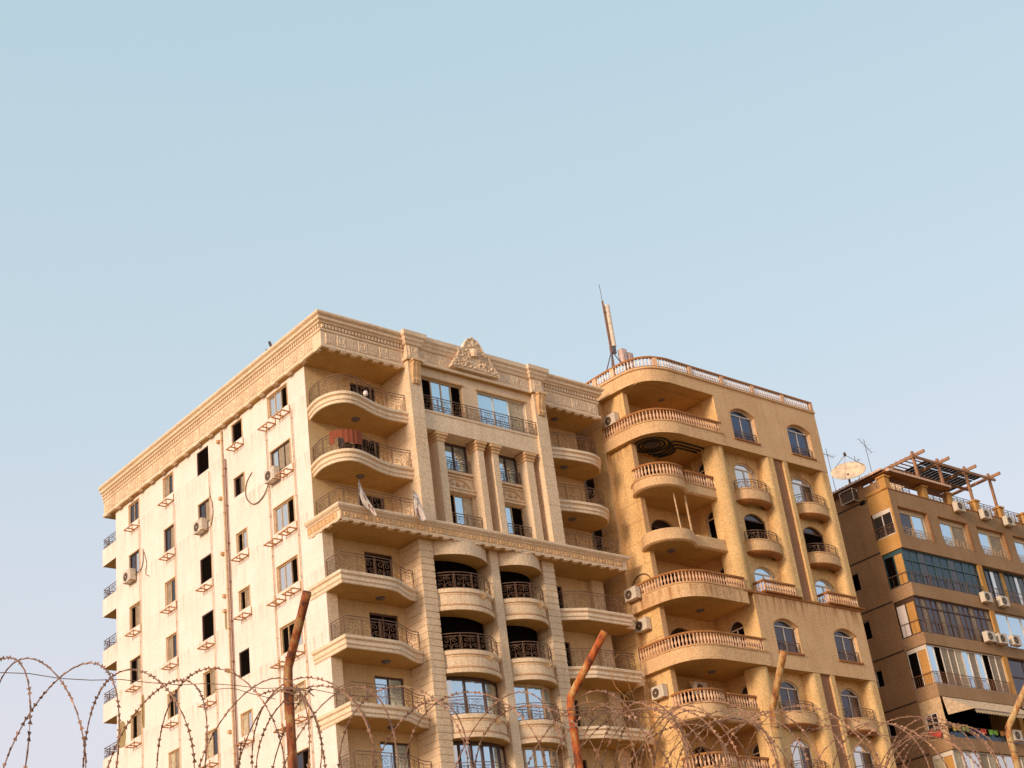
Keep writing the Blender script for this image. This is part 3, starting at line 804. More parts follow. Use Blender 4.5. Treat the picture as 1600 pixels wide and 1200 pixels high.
# ---- balconies, upper
BP = [(-0.12, -0.6), (-0.06, -0.58), (-0.06, -0.44), (0.0, -0.40), (0.0, -0.30), (-0.05, -0.26), (-0.05, -0.2), (0.06, -0.14), (0.06, 0.0)]
def bprof(z, sc=1.0): return [(o, z + dz * sc) for o, dz in BP]
pl = smooth([(0.06, -0.002), (-0.1, -0.7), (-0.12, -1.3), (0.08, -1.95), (0.5, -2.38), (1.05, -2.5), (1.75, -2.33), (2.6, -2.02), (3.5, -1.84), (4.22, -1.86), (4.79, -1.9)], 4)
pr_ = smooth([(14.1, -1.75), (15.2, -2.0), (16.4, -2.15), (17.3, -2.15), (18.05, -1.85), (18.55, -1.35), (18.72, -0.8), (18.6, -0.3), (18.39, -0.002)], 4)
for k in range(2):
    z = 35.85 - ST * k
    b_ = slabobj('balcony', pl, bprof(z), [(4.79, -0.002)], ['trimpale', 'soffit'], A)
    railing(offset(pl, -0.12), z, 0.98, b_)
    lamp(b_, 2.1, -1.1, z - 0.6)
    b_ = slabobj('balcony', pr_, bprof(z), [(14.1, -0.002)], ['trimpale', 'soffit'], A)
    railing(offset(pr_, -0.12), z, 0.98, b_)
    lamp(b_, 16.0, -1.1, z - 0.6)
lamp(A, 16.0, -0.9, 38.3)
# ---- mid cornice slab
MC = [(0, 29.15), (0.03, 29.2), (0.03, 29.25), (0, 29.28), (0, 29.6), (0.06, 29.64), (0.06, 29.68), (0.16, 29.76), (0.2, 29.82), (0.2, 29.92)]
mc = slabobj('cornice', [(-0.03, 0.55), (-0.03, -2.15), (18.5, -2.15), (18.5, -0.002)], MC, [(0.2, 0.002), (0.2, 0.55)], ['trimpale', 'soffit'], A)
mb = MB()
x = 0.1
i = 0
while x < 18.3:
    mb.box(x, x + 0.32, -2.19, -1.95, 29.1, 29.149); x += 0.66
y = 0.3
while y > -2.0: mb.box(-0.07, 0.1, y - 0.3, y, 29.1, 29.149); y -= 0.66
mb.build('cornice_drop', 'trimpale', A, kind='stuff')
SPM = MB(); SPM.box(-0.27, 0.27, -0.03, 0.02, 0, 0.28)
SPM.box(-0.3, -0.27, -0.045, 0.02, -0.02, 0.3)
n = 10; b = len(SPM.v)
for j in range(n):
    a = 2 * PI * j / n
    SPM.v += [(0.11 * math.cos(a), -0.03, 0.14 + 0.11 * math.sin(a)), (0.085 * math.cos(a), -0.065, 0.14 + 0.085 * math.sin(a)), (0.05 * math.cos(a), -0.02, 0.14 + 0.05 * math.sin(a))]
for j in range(n):
    k = (j + 1) % n
    SPM.face(b + 3 * j, b + 3 * k, b + 3 * k + 1, b + 3 * j + 1); SPM.face(b + 3 * j + 1, b + 3 * k + 1, b + 3 * k + 2, b + 3 * j + 2)
SPM = mesh_of(SPM, 'small_frieze_panel', 'trim')
x = 0.3
while x < 18.3:
    place_panel(x, -2.15, 29.3, 0, SPM); x += 0.63
y = 0.25
while y > -1.9: place_panel(-0.03, y, 29.3, -PI / 2, SPM); y -= 0.63
railing([(0.12, -0.05), (0.12, -2.1), (4.75, -2.1)], 29.92, 0.95, mc)
railing([(14.1, -2.05), (18.3, -2.05), (18.3, -0.3)], 29.92, 0.95, mc)
# ---- balconies, lower
LP = [(0.0, -0.6), (0.03, -0.56), (0.03, -0.44), (0.08, -0.40), (0.08, -0.30), (0.05, -0.26), (0.05, -0.2), (0.14, -0.14), (0.14, 0.0)]
ql2 = [(-0.02, 0.75), (-0.02, -1.88), (2.2, -1.88)] + smooth([(2.3, -1.88), (3.1, -1.78), (3.9, -1.33), (4.5, -1.03), (4.88, -1.0)], 4)
qr = [(13.67, -0.9), (13.85, -1.35), (15.3, -1.95), (18.5, -1.95), (18.5, -1.6), (19.05, -1.6)]
for k in range(6):
    z = 26.7 - ST * k
    b_ = slabobj('balcony', ql2, [(o, z + dz) for o, dz in LP], [(4.88, -0.003), (0.3, -0.003), (0.3, 0.75)], ['trimpale', 'soffit'], A)
    railing([(0.1, -0.6), (0.1, -1.78)] + offset(ql2, -0.1)[2:], z, 0.98, b_)
    lamp(b_, 2.9, -0.8, z - 0.6)
    b_ = slabobj('balcony', qr, bprof(z), [(19.05, -0.3), (18.42, -0.3), (17.54, -0.3), (17.54, -0.002), (13.67, -0.002)], ['trimpale', 'soffit'], A)
    railing([(13.9, -1.2), (15.3, -1.8), (18.35, -1.8), (18.35, -0.35)], z, 0.98, b_)
# ---- round bays
def arc(x0, x1, y0, sag, n=14):
    c = (x0 + x1) / 2; w = (x1 - x0) / 2; rad = (w * w + sag * sag) / (2 * sag); cy = y0 - sag + rad
    t = math.asin(w / rad)
    return [(c + rad * math.sin(-t + 2 * t * i / n), cy - rad * math.cos(-t + 2 * t * i / n)) for i in range(n + 1)]
for (x0, x1) in ((5.73, 9.29), (9.83, 12.84)):
    P0 = arc(x0, x1, -1.42, 0.78 if x0 < 6 else 0.74)
    bandp = slabobj('arch_band', P0, [(0, 28.42), (0, 29.14)], [(x1, 0.2), (x0, 0.2)], ['stone', 'soffit'], A)
    for k in range(6):
        z = 26.65 - ST * k
        b_ = slabobj('balcony', P0, [(0.0, z - 1.12), (0.05, z - 1.1), (0.05, z - 0.9), (0.0, z - 0.86), (-0.02, z - 0.84), (-0.02, z - 0.24), (0.05, z - 0.2), (0.05, z - 0.02), (0.03, z)], [(x1, 0.2), (x0, 0.2)], ['stone', 'soffit'], A)
        # raised frame and shell ornament on the panel
        mb = MB()
        Q = offset(P0, -0.015)
        for zz in (z - 0.78, z - 0.3): mb.tube([(x, y, zz) for x, y in Q[1:-1]], 0.02, 4)
        mx_, my_ = Q[9][0], Q[9][1]
        for j in range(5):
            a = PI * (0.5 + (j - 2) * 0.17)
            mb.tube([(mx_, my_ - 0.03, z - 0.42), (mx_ + 0.22 * math.cos(a), my_ - 0.05, z - 0.42 + 0.36 * math.sin(a))], [0.02, 0.05], 5)
        mb.build('shell_ornament', 'trim', b_)
        mb = MB(); mb.tube([(x, y, z - 0.87) for x, y in offset(P0, 0.02)], 0.025, 4); mb.build('moulding', 'terracotta', b_)
        railing(offset(P0, -0.06), z, 0.85, b_, unit=0.9)
        zt = z + 3.1 - 1.12 if k else 28.42
        IP = arc(x0 + 0.02, x1 - 0.02, -0.95, 0.5, 6)
        if k < 2:
            mb = MB(); mb.slab(offset(IP, -0.3), [(0, z - 0.1), (0, zt + 0.02)], [(x1 - 0.02, 0.3), (x0 + 0.02, 0.3)])
            w_ = mb.build('window', 'dark', A)  # open bay without glazing, its inner darkness painted as a near-black block
        else:
            fr = 'woodframe' if x0 < 6 else 'tanframe'
            mb = MB()
            for i, (x, y) in enumerate(IP):
                if i % 2 == 0 or k > 2: mb.box(x - 0.06, x + 0.06, y - 0.06, y + 0.06, z - 0.05, zt)
            for zz in (z, zt - 0.16):
                mb.slab(offset(IP, 0.05), [(0, zz), (0, zz + 0.14)], offset(IP, -0.05)[::-1])
            w_ = mb.build('window', fr, A)
            for i in range(0, 6):
                a, c = IP[i], IP[i + 1]
                mt = 'gsky' if (x0 < 6 and 0 < i < 5) or (x0 > 6 and i < 5) else 'curtain'
                if x0 < 6 and i == 0: mt = 'gpale'
                p = MB(); p.slab([a, c], [(0, z + 0.1), (0, zt - 0.1)], offset([a, c], -0.03)[::-1]); p.build('pane', mt, w_)
# balconies on the back of the block, flush with the side wall
for k in range(7):
    z = 34.95 + 1.6 - ST * k
    b_ = slabobj('balcony', [(0.01, 22.0), (0.01, 20.31)], [(0, z - 1.05), (0, z)], [(3.0, 20.31), (3.0, 22.0)], ['clad', 'soffit'], A)
    railing([(0.05, 20.36), (0.05, 21.95), (3.0, 21.95)], z, 0.6, b_, unit=0.9)

# ================================================================ BUILDING B : ochre block with balustrades
B = thing('apartment_building', 'ochre apartment block in the middle with rounded corner, balustraded balconies and roof balustrade', 'building', (27, 6, 0))
BX0, BX1, BF = 19.35, 34.5, -5.0
def corner(y0, x1, yf=BF, x0=BX0): return [(x0, y0)] + smooth([(x0, -1.2), (x0 + 0.04, -2.5), (x0 + 0.25, -3.8), (x0 + 0.85, -4.6), (x0 + 1.9, yf + 0.03), (x0 + 2.9, yf)], 5)[0:] + [(x1, yf)]
mb = MB()
bw = [(0.1, 0.95, 34.6, 36.1), (0.1, 0.95, 31.3, 32.8)]
wall(mb, FX(BX0), -1.2, 18.0, 0, 41.0, bw, 0.3)
mb.build('side_wall', 'ochre', B)
WX = 19.70      # the side wall steps back behind the rounded balconies
mb = MB(); mb.quad((WX, -2.9, 0), (WX, -1.2, 0), (WX, -1.2, 40.3), (WX, -2.9, 40.3)); mb.quad((BX0, -1.2, 0), (WX, -1.2, 0), (WX, -1.2, 40.3), (BX0, -1.2, 40.3))
mb.build('side_wall', 'ochre', B)
for h in bw: window(B, FX(BX0), h, 0.15, 'whiteframe', ['gdark'], fw=0.06)
mb = MB()
for z in (38.4, 33.2, 32.1, 30.9, 29.6, 28.6, 27.8, 25.4):
    mb.box(BX0 - 0.004, BX0, -1.2, 6, z, z + 0.02); mb.box(WX - 0.004, WX, -2.9, -1.2, z, z + 0.02)
mb.build('wall_joint', 'terracotta', B)
mb = MB()
mb.quad((BX0, 18, 0), (BX1, 18, 0), (BX1, 18, 40.8), (BX0, 18, 40.8))
mb.quad((BX1, -4.98, 0), (BX1, 18, 0), (BX1, 18, 40.8), (BX1, -4.98, 40.8))
mb.box(BX0 + 0.3, BX1 - 0.3, -1.5, 17.7, 40.2, 40.5)
mb.build('party_wall', 'ochrefront', B)
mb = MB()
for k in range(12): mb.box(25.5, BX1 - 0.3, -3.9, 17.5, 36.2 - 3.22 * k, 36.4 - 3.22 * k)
mb.build('floor_slab', 'dark', B)  # near-black floors put in to keep light out of the rooms
# loggia walls
zs = [36.74, 33.45, 30.3, 27.05, 23.6, 20.5, 17.2, 13.9]
mb = MB()
lg = [(-3.75, -2.65, 31.2 + 3.25, 33.3 + 3.1, 0.5), (-3.75, -2.65, 31.2, 33.4, 0.5), (-3.85, -2.75, 28.0, 30.0, 0.5), (-3.85, -2.75, 24.7, 26.7, 0.5), (-3.75, -2.65, 21.4, 23.1, 0.5), (-3.75, -2.65, 18.3, 19.9, 0.5)]
wall(mb, FX(25.1), -4.5, -1.9, 0, 40.1, lg, 0.2)
for z0, z1 in ((23.601, 27.7), (36.741, 40.1)): mb.quad((25.1, -4.99, z0), (25.1, -4.5, z0), (25.1, -4.5, z1), (25.1, -4.99, z1))
mb.build('loggia_wall', 'ochre', B)
for i, h in enumerate(lg):
    window(B, FX(25.1), h, 0.12, 'whiteframe', ['dark', 'dark'] if i not in (1,) else ['dark'], fw=0.07)
mb = MB()
bh = [(21.3, 23.3, z - 3.2 + 0.8, z - 3.2 + 2.6, 0.5) for z in zs[:7]]
wall(mb, FY(-1.9), WX + 0.01, 25.1, 0, 40.1, bh, 0.2)
mb.build('loggia_wall', 'ochre', B)
for h in bh: window(B, FY(-1.9), h, 0.15, 'woodframe', ['dark', 'gdark'], fw=0.07)
mb = MB(); mb.box(WX + 0.002, WX + 0.36, -2.9, -1.901, 0, 40.1); mb.build('pier', 'ochrefront', B)
# roof band with lower ceiling
cap = corner(14, BX1)
slabobj('parapet_band', cap, [(0, 39.95), (0, 40.7), (0.09, 40.74), (0.09, 40.84)], [(BX1, 14)], ['ochrefront', 'soffit'], B)
bl = MB(); bl.slab(offset(cap, 0.0), [(0, 40.841), (0, 40.86)], [(BX1, 14)]); rb = bl.build('roof', 'roof', B)
rp = corner(3.5, BX1 - 0.05)
rp = offset(rp, -0.05)
PR = Path(rp)
posts = [PR.L - 0.12] + [PR.L - 0.12 - 2.72 * i for i in range(1, 7)]
balustrade(rp, 40.86, 0.66, rb, BMW, 0.21, 'terracotta', [p for p in posts if p > 4.2] + [4.7])
mb = MB(); mb.slab([(BX0, 14), (BX0, 2.9)], [(0, 40.86), (0, 41.5)], [(BX0 + 0.2, 2.9), (BX0 + 0.2, 14)]); mb.build('parapet', 'ochrefront', B)
# flush front walls
k0 = [(26.3, 28.4, 37.45, 39.48, 0.38), (31.4, 33.53, 37.45, 39.5, 0.38)]
mb = MB(); wall(mb, FY(BF), 25.1, BX1, 36.74, 39.949, k0, 0.35); mb.build('front_wall', 'ochrefront', B)
k4 = [(26.28, 28.3, 24.57, 26.48, 0.38), (31.45, 33.5, 24.57, 26.48, 0.38)]
mb = MB(); wall(mb, FY(BF), 25.1, BX1, 23.6, 27.72, k4, 0.35); mb.build('front_wall', 'ochrefront', B)
for h in k0: window(B, FY(BF), h, 0.22, 'whiteframe', ['gnavy', 'gnavy'], fw=0.07); railing([(h[0] + 0.05, -4.93), (h[1] - 0.05, -4.93)], h[2], 0.55, B, unit=0.95)
for h in k4: window(B, FY(BF), h, 0.22, 'whiteframe', ['gdark', 'gdark'], fw=0.07); railing([(h[0] + 0.05, -4.93), (h[1] - 0.05, -4.93)], h[2], 0.62, B, scroll=False)
for h in k0 + k4:
    mb = MB()
    mb.box(h[0] - 0.08, h[1] + 0.08, -5.07, -5.002, h[2] - 0.1, h[2] - 0.002)
    mb.build('window_sill', 'terracotta', B)
    mb = MB()
    A_ = arcpts((h[0] - 0.0, h[1] + 0.0, h[2], h[3] + 0.03, h[4]))
    mb.tube([(u, -5.0, z) for u, z in A_], 0.035, 4)
    mb.build('window_surround', 'terracotta', B)
mb = MB()
mb.quad((25.1, -4.99, 36.739), (BX1, -4.99, 36.739), (BX1, -4.3, 36.739), (25.1, -4.3, 36.739))
mb.build('soffit', 'soffit', B)
mb = MB(); mb.quad((25.1, -4.99, 23.599), (BX1, -4.99, 23.599), (BX1, -4.3, 23.599), (25.1, -4.3, 23.599))
mb.build('soffit', 'soffit', B)
# recessed walls
r1 = [(26.55, 28.4, 34.4, 36.32, 0.42), (31.65, 33.6, 34.4, 36.35, 0.42), (26.5, 28.4, 31.2, 33.1, 0.42), (31.7, 33.6, 31.2, 33.12, 0.42), (26.4, 28.3, 27.95, 29.82, 0.42), (31.7, 33.5, 27.95, 29.8, 0.42)]
mb = MB(); wall(mb, FY(-4.3), 25.2, BX1 - 0.3, 27.5, 36.76, r1, 0.25); mb.build('front_wall', 'ochre', B)
r2 = [(26.5, 28.25, 21.3 - 3.2 * i, 23.22 - 3.2 * i, 0.42) for i in range(3)] + [(31.8, 33.55, 21.3 - 3.2 * i, 23.24 - 3.2 * i, 0.42) for i in range(3)]
mb = MB(); wall(mb, FY(-4.3), 25.2, BX1 - 0.3, 0, 23.62, r2, 0.25); mb.build('front_wall', 'ochre', B)
ps = [['gpale', 'gpale'], ['gpale', 'gdark'], ['dark'], ['dark'], ['gsky', 'gpale'], ['gsky', 'gpale']]
for h, p in zip(r1, ps): window(B, FY(-4.3), h, 0.14, 'whiteframe' if 'dark' not in p else 'woodframe', p, fw=0.07)
for h in r2: window(B, FY(-4.3), h, 0.14, 'whiteframe', ['gdark', 'gdark'] if h[2] > 20 else ['gpale', 'gdark'], fw=0.07)
# pillars
def rounded(x0, x1, y0, y1, z0, z1, name='pillar', mat='ochre', r=0.3):
    mb = MB(); P = [(x0, y1)] + [(x0 + r - r * math.cos(t), y0 + r - r * math.sin(t)) for t in [PI / 2 * i / 6 for i in range(7)]] + [(x1, y0)]
    mb.slab(P, [(0, z0), (0, z1)], [(x1, y1)]); return mb.build(name, mat, B)
for z0, z1 in ((27.9, 36.735), (0, 23.595)):
    P = [(24.35, -3.9)] + smooth([(24.35, -4.1), (24.45, -4.6), (24.8, -4.88), (25.15, -4.88), (25.45, -4.6), (25.52, -4.31)], 4)
    mb = MB(); mb.slab(P, [(0, z0), (0, z1)], [(25.52, -3.9)]); mb.build('pillar', 'ochre', B, smooth=False)
    rounded(28.7, 29.45, -4.98, -4.302, z0, z1, r=0.35)
    rounded(33.75, 34.49, -4.98, -4.302, z0, z1, r=0.35)
    mb = MB(); mb.box(30.35, 30.7, -4.98, -4.302, z0, z1); mb.build('pillar', 'ochre', B)
    mb = MB(); mb.box(29.452, 30.348, -4.85, -4.302, z0, z1); mb.build('brown_strip', 'brownpanel', B)
# ledge above k4
mb = MB(); mb.slab([(24.3, -5.0), (BX1, -5.0)], [(0, 27.72), (0.06, 27.76), (0.06, 27.88), (0.02, 27.9)], [(BX1, -4.3), (24.3, -4.3)]); mb.build('ledge', 'terracotta', B)
for x0 in (26.1, 31.65):
    ob = MB(); ob.box(x0 - 0.1, x0 + 3.2 - 0.1, -5.2, -4.9, 27.901, 27.95); ob = ob.build('ledge', 'terracotta', B)
    balustrade([(x0 - 0.05, -4.4), (x0 - 0.05, -5.08), (x0 + 2.65, -5.08)], 27.95, 0.68, ob, BM, 0.21)
# half-round bay balconies
def bay(xc, z, parent=B, w=1.38, pr=0.78, h=0.68):
    P = [(xc - w * math.cos(PI * i / 16), -4.302 - pr * math.sin(PI * i / 16) ** 0.8) for i in range(17)]
    P = [(x, y) for x, y in P]
    prof = [(-0.55, z - h - 0.22), (-0.2, z - h - 0.16), (0.0, z - h - 0.05), (0.03, z - h), (-0.03, z - h + 0.03), (-0.03, z - 0.08), (0.03, z - 0.05), (0.03, z)]
    mb = MB()
    for o, zz in prof:
        s = 1 + o / w
        mb.v += [(xc + (x - xc) * s, -4.302 + (y + 4.302) * (1 + o / pr * 0.6), zz) for x, y in P]
    n = 17
    for i in range(len(prof) - 1):
        mb.m = 1 if i < 4 else 0
        for j in range(n - 1): mb.face(i * n + j, i * n + j + 1, (i + 1) * n + j + 1, (i + 1) * n + j)
    mb.m = 0; mb.face(*range((len(prof) - 1) * n, len(prof) * n))
    b_ = mb.build('balcony', ['ochrefront', 'terracotta'], parent)
    railing([(x, min(y, -4.35)) for x, y in [(xc + (x - xc) * 0.94, -4.302 + (y + 4.302) * 0.93) for x, y in P]], z, 0.55, b_, unit=0.75)
for xc in (27.5, 32.8):
    for z in (34.36, 31.2, 21.3, 18.1, 14.9): bay(xc, z)
# wide rounded balconies (k0, k3, k4)
def wide(zb, zt, hr, xr, first=False):
    P = corner(-1.25, xr, -5.03, BX0 - 0.03)[1:]
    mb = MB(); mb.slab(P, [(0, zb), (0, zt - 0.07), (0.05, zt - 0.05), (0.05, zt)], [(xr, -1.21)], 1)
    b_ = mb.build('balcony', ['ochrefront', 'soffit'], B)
    balustrade(offset(P, -0.10), zt, hr, b_, BM, 0.2)
    return b_
b0 = wide(36.7, 37.48, 0.74, 25.3); b3 = wide(27.05, 27.88, 0.7, 24.6); b4 = wide(23.62, 24.42, 0.75, 25.4)
lamp(b3, 22.6, -3.2, 27.05); lamp(b4, 22.6, -3.2, 23.62); lamp(B, 22.6, -3.2, 39.95)
mb = MB(); mb.box(WX + 0.01, 25.09, -4.2, -1.9, 39.9, 39.949); mb.build('ceiling', 'soffit', B)
# drum balconies (k1, k2, k5, k6)
def drum(zb, zt, hr, solid=False, xr=24.5):
    c = (20.75, -3.45)
    A0 = [(c[0] - 1.6 * math.cos(t), c[1] - 1.38 * math.sin(t)) for t in [-0.85 + (PI + 0.15) * i / 24 for i in range(25)]]
    P = A0 + [(22.2, -4.42), (xr, -4.42)]
    mb = MB(); mb.slab(P, [(-0.12, zb - 0.1), (0.0, zb - 0.04), (0.03, zb), (-0.02, zb + 0.04), (-0.02, zt - 0.08), (0.04, zt - 0.05), (0.04, zt)] if not solid else [(-0.12, zb - 0.1), (0.0, zb - 0.04), (0.03, zb), (-0.02, zb + 0.04), (-0.02, zt + 0.1)], [(xr, -1.95), (WX + 0.1, -1.95)], 1)
    b_ = mb.build('balcony', ['ochrefront', 'soffit'], B)
    if not solid: balustrade(offset(P, -0.08)[4:], zt, hr, b_, BM, 0.2)
    return b_
d1 = drum(33.52, 34.1, 0.74); d2 = drum(30.32, 30.85, 0, True); drum(20.6, 21.35, 0.72); drum(17.3, 18.05, 0.72); drum(14.1, 14.8, 0.7)
for p, z in ((d2, 30.2),): lamp(p, 20.9, -3.4, z)
# stepped ceiling ornament under k0
mb = MB()
for r0, r1, zz in ((1.15, 1.0, 36.66), (0.86, 0.72, 36.64), (0.6, 0.5, 36.65)):
    n = 28; b = len(mb.v)
    for j in range(n):
        t = 2 * PI * j / n
        for rr, z in ((r0, 36.699), (r0, zz), (r1, zz), (r1, 36.699)): mb.v.append((21.05 + rr * math.cos(t), -3.2 + rr * 0.9 * math.sin(t), z))
    for j in range(n):
        k = (j + 1) % n
        for i in range(3): mb.face(b + 4 * j + i, b + 4 * j + i + 1, b + 4 * k + i + 1, b + 4 * k + i)
for L_ in ([(21.8, -2.2), (22.35, -2.66), (22.3, -3.43), (21.95, -4.2)], [(22.2, -2.15), (22.65, -2.63), (22.62, -3.28), (22.3, -3.88)], [(22.6, -2.15), (22.95, -2.7), (22.9, -3.2), (22.7, -3.6)]):
    P = smooth(L_ + [(24.3, L_[-1][1] - 0.02)], 5)
    mb.tube([(x, y, 36.68) for x, y in P], 0.07, 4)
mb.build('ceiling_moulding', 'moulddark', b0)
mb = MB(); n = 20; mb.quad(*[(21.05 + 0.42 * math.cos(2 * PI * j / n), -3.2 + 0.38 * math.sin(2 * PI * j / n), 36.69) for j in range(n)]); mb.build('ceiling_rose', 'metal', b0)
# props of bamboo on k2 balcony and white vertical pipe
mb = MB(); mb.tube([(21.1, -4.2, 31.0), (21.0, -4.2, 33.4)], 0.045, 8); mb.build('pole', 'tanframe', d2)
mb = MB(); mb.tube([(22.05, -4.1, 31.0), (22.0, -4.1, 33.4)], 0.06, 8); mb.build('pole', 'pipe', d2)
mb = MB(); mb.tube([(BX0 - 0.08, -1.22, 5), (BX0 - 0.08, -1.22, 36.8)], 0.032, 8); mb.build('drainpipe', 'pipe', B, smooth=True)
mb = MB(); mb.tube([(WX - 0.02, -1.25 - 0.7 * (1 - math.cos(t)), 28.6 + 0.55 * math.sin(t)) for t in [PI * i / 10 for i in range(11)]], 0.04, 6); mb.build('hoop', 'iron', B)

# ================================================================ BUILDING C : brown block on the right
Cb = thing('apartment_building', 'brown stucco apartment block at the right edge with glazed-in balconies and rooftop pergola', 'building', (50, 5, 0))
CX, CX1, CF = 40.4, 66.0, -5.0
mb = MB()
sl = [(-1.3, -0.65, 31.2, 32.4), (-1.3, -0.65, 28.0, 29.2), (-1.35, -0.8, 24.9, 26.0), (-1.35, -0.8, 21.8, 22.9)]
wall(mb, FX(CX + 0.02), -3.4, 20, 0, 36.7, sl, 0.2); mb.build('side_wall', 'cwall', Cb)
for h in sl: window(Cb, FX(CX + 0.02), h, 0.12, 'whiteframe', ['dark'], fw=0.05)
mb = MB()
for z in (36.6, 33.0, 29.75, 26.6, 23.4, 20.2): mb.box(CX - 0.01, CX + 0.02, -3.35, 20, z - 0.07, z)
mb.build('wall_joint', 'slat', Cb)
tw = [(41.0, 44.0, 33.65, 35.57), (45.3, 48.4, 33.65, 35.57), (49.6, 52.7, 33.65, 35.57), (53.9, 57.0, 33.65, 35.57), (58.2, 61.3, 33.65, 35.57)]
mb = MB(); wall(mb, FY(CF), CX, CX1, 32.75, 36.7, tw, 0.32); mb.build('front_wall', 'cfront', Cb)
lw = (-4.85, -3.3, 33.75, 35.5)
mb = MB(); wall(mb, FX(CX), -5.0, -3.38, 32.75, 37.0, [lw], 0.2); mb.build('side_bay', 'corange', Cb)  # sunlight near the corner is put into the orange colour
window(Cb, FX(CX), lw, 0.05, 'whiteframe', ['gdark', 'gdark'], fw=0.08, lintel=0.2); railing([(CX - 0.04, -4.8), (CX - 0.04, -3.35)], 33.8, 0.65, Cb, unit=0.75)
mb = MB(); mb.quad((CX, -5, 32.75), (CX1, -5, 32.75), (CX1, -3.4, 32.75), (CX, -3.4, 32.75)); mb.box(CX + 0.3, CX1, -4.6, 20, 36.5, 36.69); mb.build('floor_slab', 'cfront', Cb)
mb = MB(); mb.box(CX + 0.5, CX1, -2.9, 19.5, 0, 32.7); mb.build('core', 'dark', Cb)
for i, h in enumerate(tw):
    window(Cb, FY(CF), h, 0.22, 'tanframe', ['gsky', 'shutter'] if i else ['gdark', 'gsky'], fw=0.13, lintel=0.16)
    railing([(h[0] + 0.1, -4.95), (h[1] - 0.1, -4.95)], h[2] + 0.03, 0.55, Cb, mat='tanframe', unit=0.8)
for h in tw:
    mb = MB(); mb.box(h[0] - 0.1, h[1] + 0.12, -5.05, -5.002, h[3] + 0.01, h[3] + 0.07)
    mb.box(h[1] + 0.05, h[1] + 0.12, -5.05, -5.002, h[2], h[3] + 0.01)
    mb.build('window_surround', 'terracotta', Cb)
# slabs between the floors
SL = [(29.59, 30.44), (26.51, 27.23), (23.25, 24.02), (20.05, 20.8), (16.9, 17.6), (13.7, 14.4)]
for i, (z0, z1) in enumerate(SL):
    mb = MB(); mb.slab([(CX, -3.3), (CX, CF), (CX1, CF)], [(0, z0), (0, z1)], [(CX1, -3.3)]); mb.build('balcony_band', 'cfront', Cb)
for z0, z1 in ((0, 13.7), (14.4, 16.9), (17.6, 20.05), (20.8, 23.25), (24.02, 26.51), (27.23, 29.59), (30.44, 32.75)):
    mb = MB(); mb.box(48.5, 49.0, -4.98 if z0 > 22 else -4.9, -2.9, z0, z1); mb.build('pillar', 'corange', Cb)
    mb = MB(); mb.box(57.0, 57.5, -4.98, -2.9, z0, z1); mb.build('pillar', 'corange', Cb)
# glazed enclosures, one per floor: frame with panes
def enclosure(x0, x1, z0, z1, yf, n, frame, mats, side=None, trans=None, left=True):
    F = FY(yf); mb = MB(); fw = 0.06
    w = (x1 - x0) / n
    for i in range(n + 1): fbox(mb, F, x0 + w * i - fw / 2, x0 + w * i + fw / 2, z0, z1, -0.02, 0.06)
    fbox(mb, F, x0, x1, z0, z0 + fw, -0.015, 0.05); fbox(mb, F, x0, x1, z1 - fw, z1, -0.015, 0.05)
    if trans: fbox(mb, F, x0, x1, trans - 0.04, trans + 0.04, -0.03, 0.05)
    if left:
        G = FX(x0)
        for y in (yf, (yf - 3.4) / 2, -3.42): fbox(mb, G, y - fw / 2, y + fw / 2, z0, z1, -0.02, 0.06)
        fbox(mb, G, yf, -3.42, z0, z0 + fw, -0.015, 0.05); fbox(mb, G, yf, -3.42, z1 - fw - 0.2, z1, -0.015, 0.05)
    w_ = mb.build('window', frame, Cb)
    for i in range(n):
        p = MB(); fbox(p, F, x0 + w * i + fw / 2, x0 + w * (i + 1) - fw / 2, z0 + fw, z1 - fw, 0.02 + 0.015 * (i % 2), 0.035 + 0.015 * (i % 2)); p.build('pane', mats[i % len(mats)], w_)
    if left:
        for j, m_ in enumerate(side):
            y0 = yf + (-3.42 - yf) / 2 * j
            p = MB(); fbox(p, FX(x0), y0 + fw / 2, y0 + (-3.42 - yf) / 2 - fw / 2, z0 + fw, z1 - fw - 0.2, 0.02, 0.04); p.build('pane', m_, w_)
    return w_
enclosure(40.5, 48.5, 30.46, 32.72, -4.85, 10, 'blueglassframe', ['gblue', 'gblue', 'gdark', 'gblue'], ['corange', 'dark'], 32.0)
enclosure(49.0, 57.0, 30.46, 32.72, -4.7, 14, 'blueglassframe', ['gdark', 'gdark', 'gpale', 'gdark', 'corange'], left=False)
enclosure(40.5, 48.5, 27.25, 29.56, -4.85, 14, 'woodframe', ['gdark', 'shutter', 'gdark'], ['corange', 'balwhite'], 28.95)
enclosure(49.0, 57.0, 27.25, 29.56, -4.8, 5, 'whiteframe', ['gsky'], left=False)
enclosure(40.5, 48.5, 24.04, 26.48, -4.85, 11, 'whiteframe', ['gsky', 'dark', 'shutter', 'shutter', 'curtain', 'gsky', 'shutter'], ['corange', 'dark'])
enclosure(49.0, 57.0, 24.04, 26.48, -4.75, 4, 'woodframe', ['gdark', 'gblue'], 0, 25.3, left=False)
enclosure(40.5, 48.5, 17.62, 20.02, -4.85, 9, 'whiteframe', ['curtain', 'gpale', 'gpale', 'shutter'], ['corange', 'curtain'])
enclosure(49.0, 57.0, 17.62, 20.02, -4.75, 5, 'whiteframe', ['gpale', 'curtain'], left=False)
for z, h, mt, sc in ((30.44, 0.75, 'iron', False), (27.23, 0.85, 'iron', False), (24.02, 0.75, 'redpipe', False)):
    railing([(CX + 0.03, -3.4), (CX + 0.03, -4.97), (48.45, -4.97)], z, h, Cb, mat=mt, scroll=sc, unit=2.0, bars=0.35 if mt == 'iron' else 0.16)
railing([(49.02, -4.97), (57.0, -4.97)], 30.44, 0.8, Cb, scroll=False, bars=0.3)
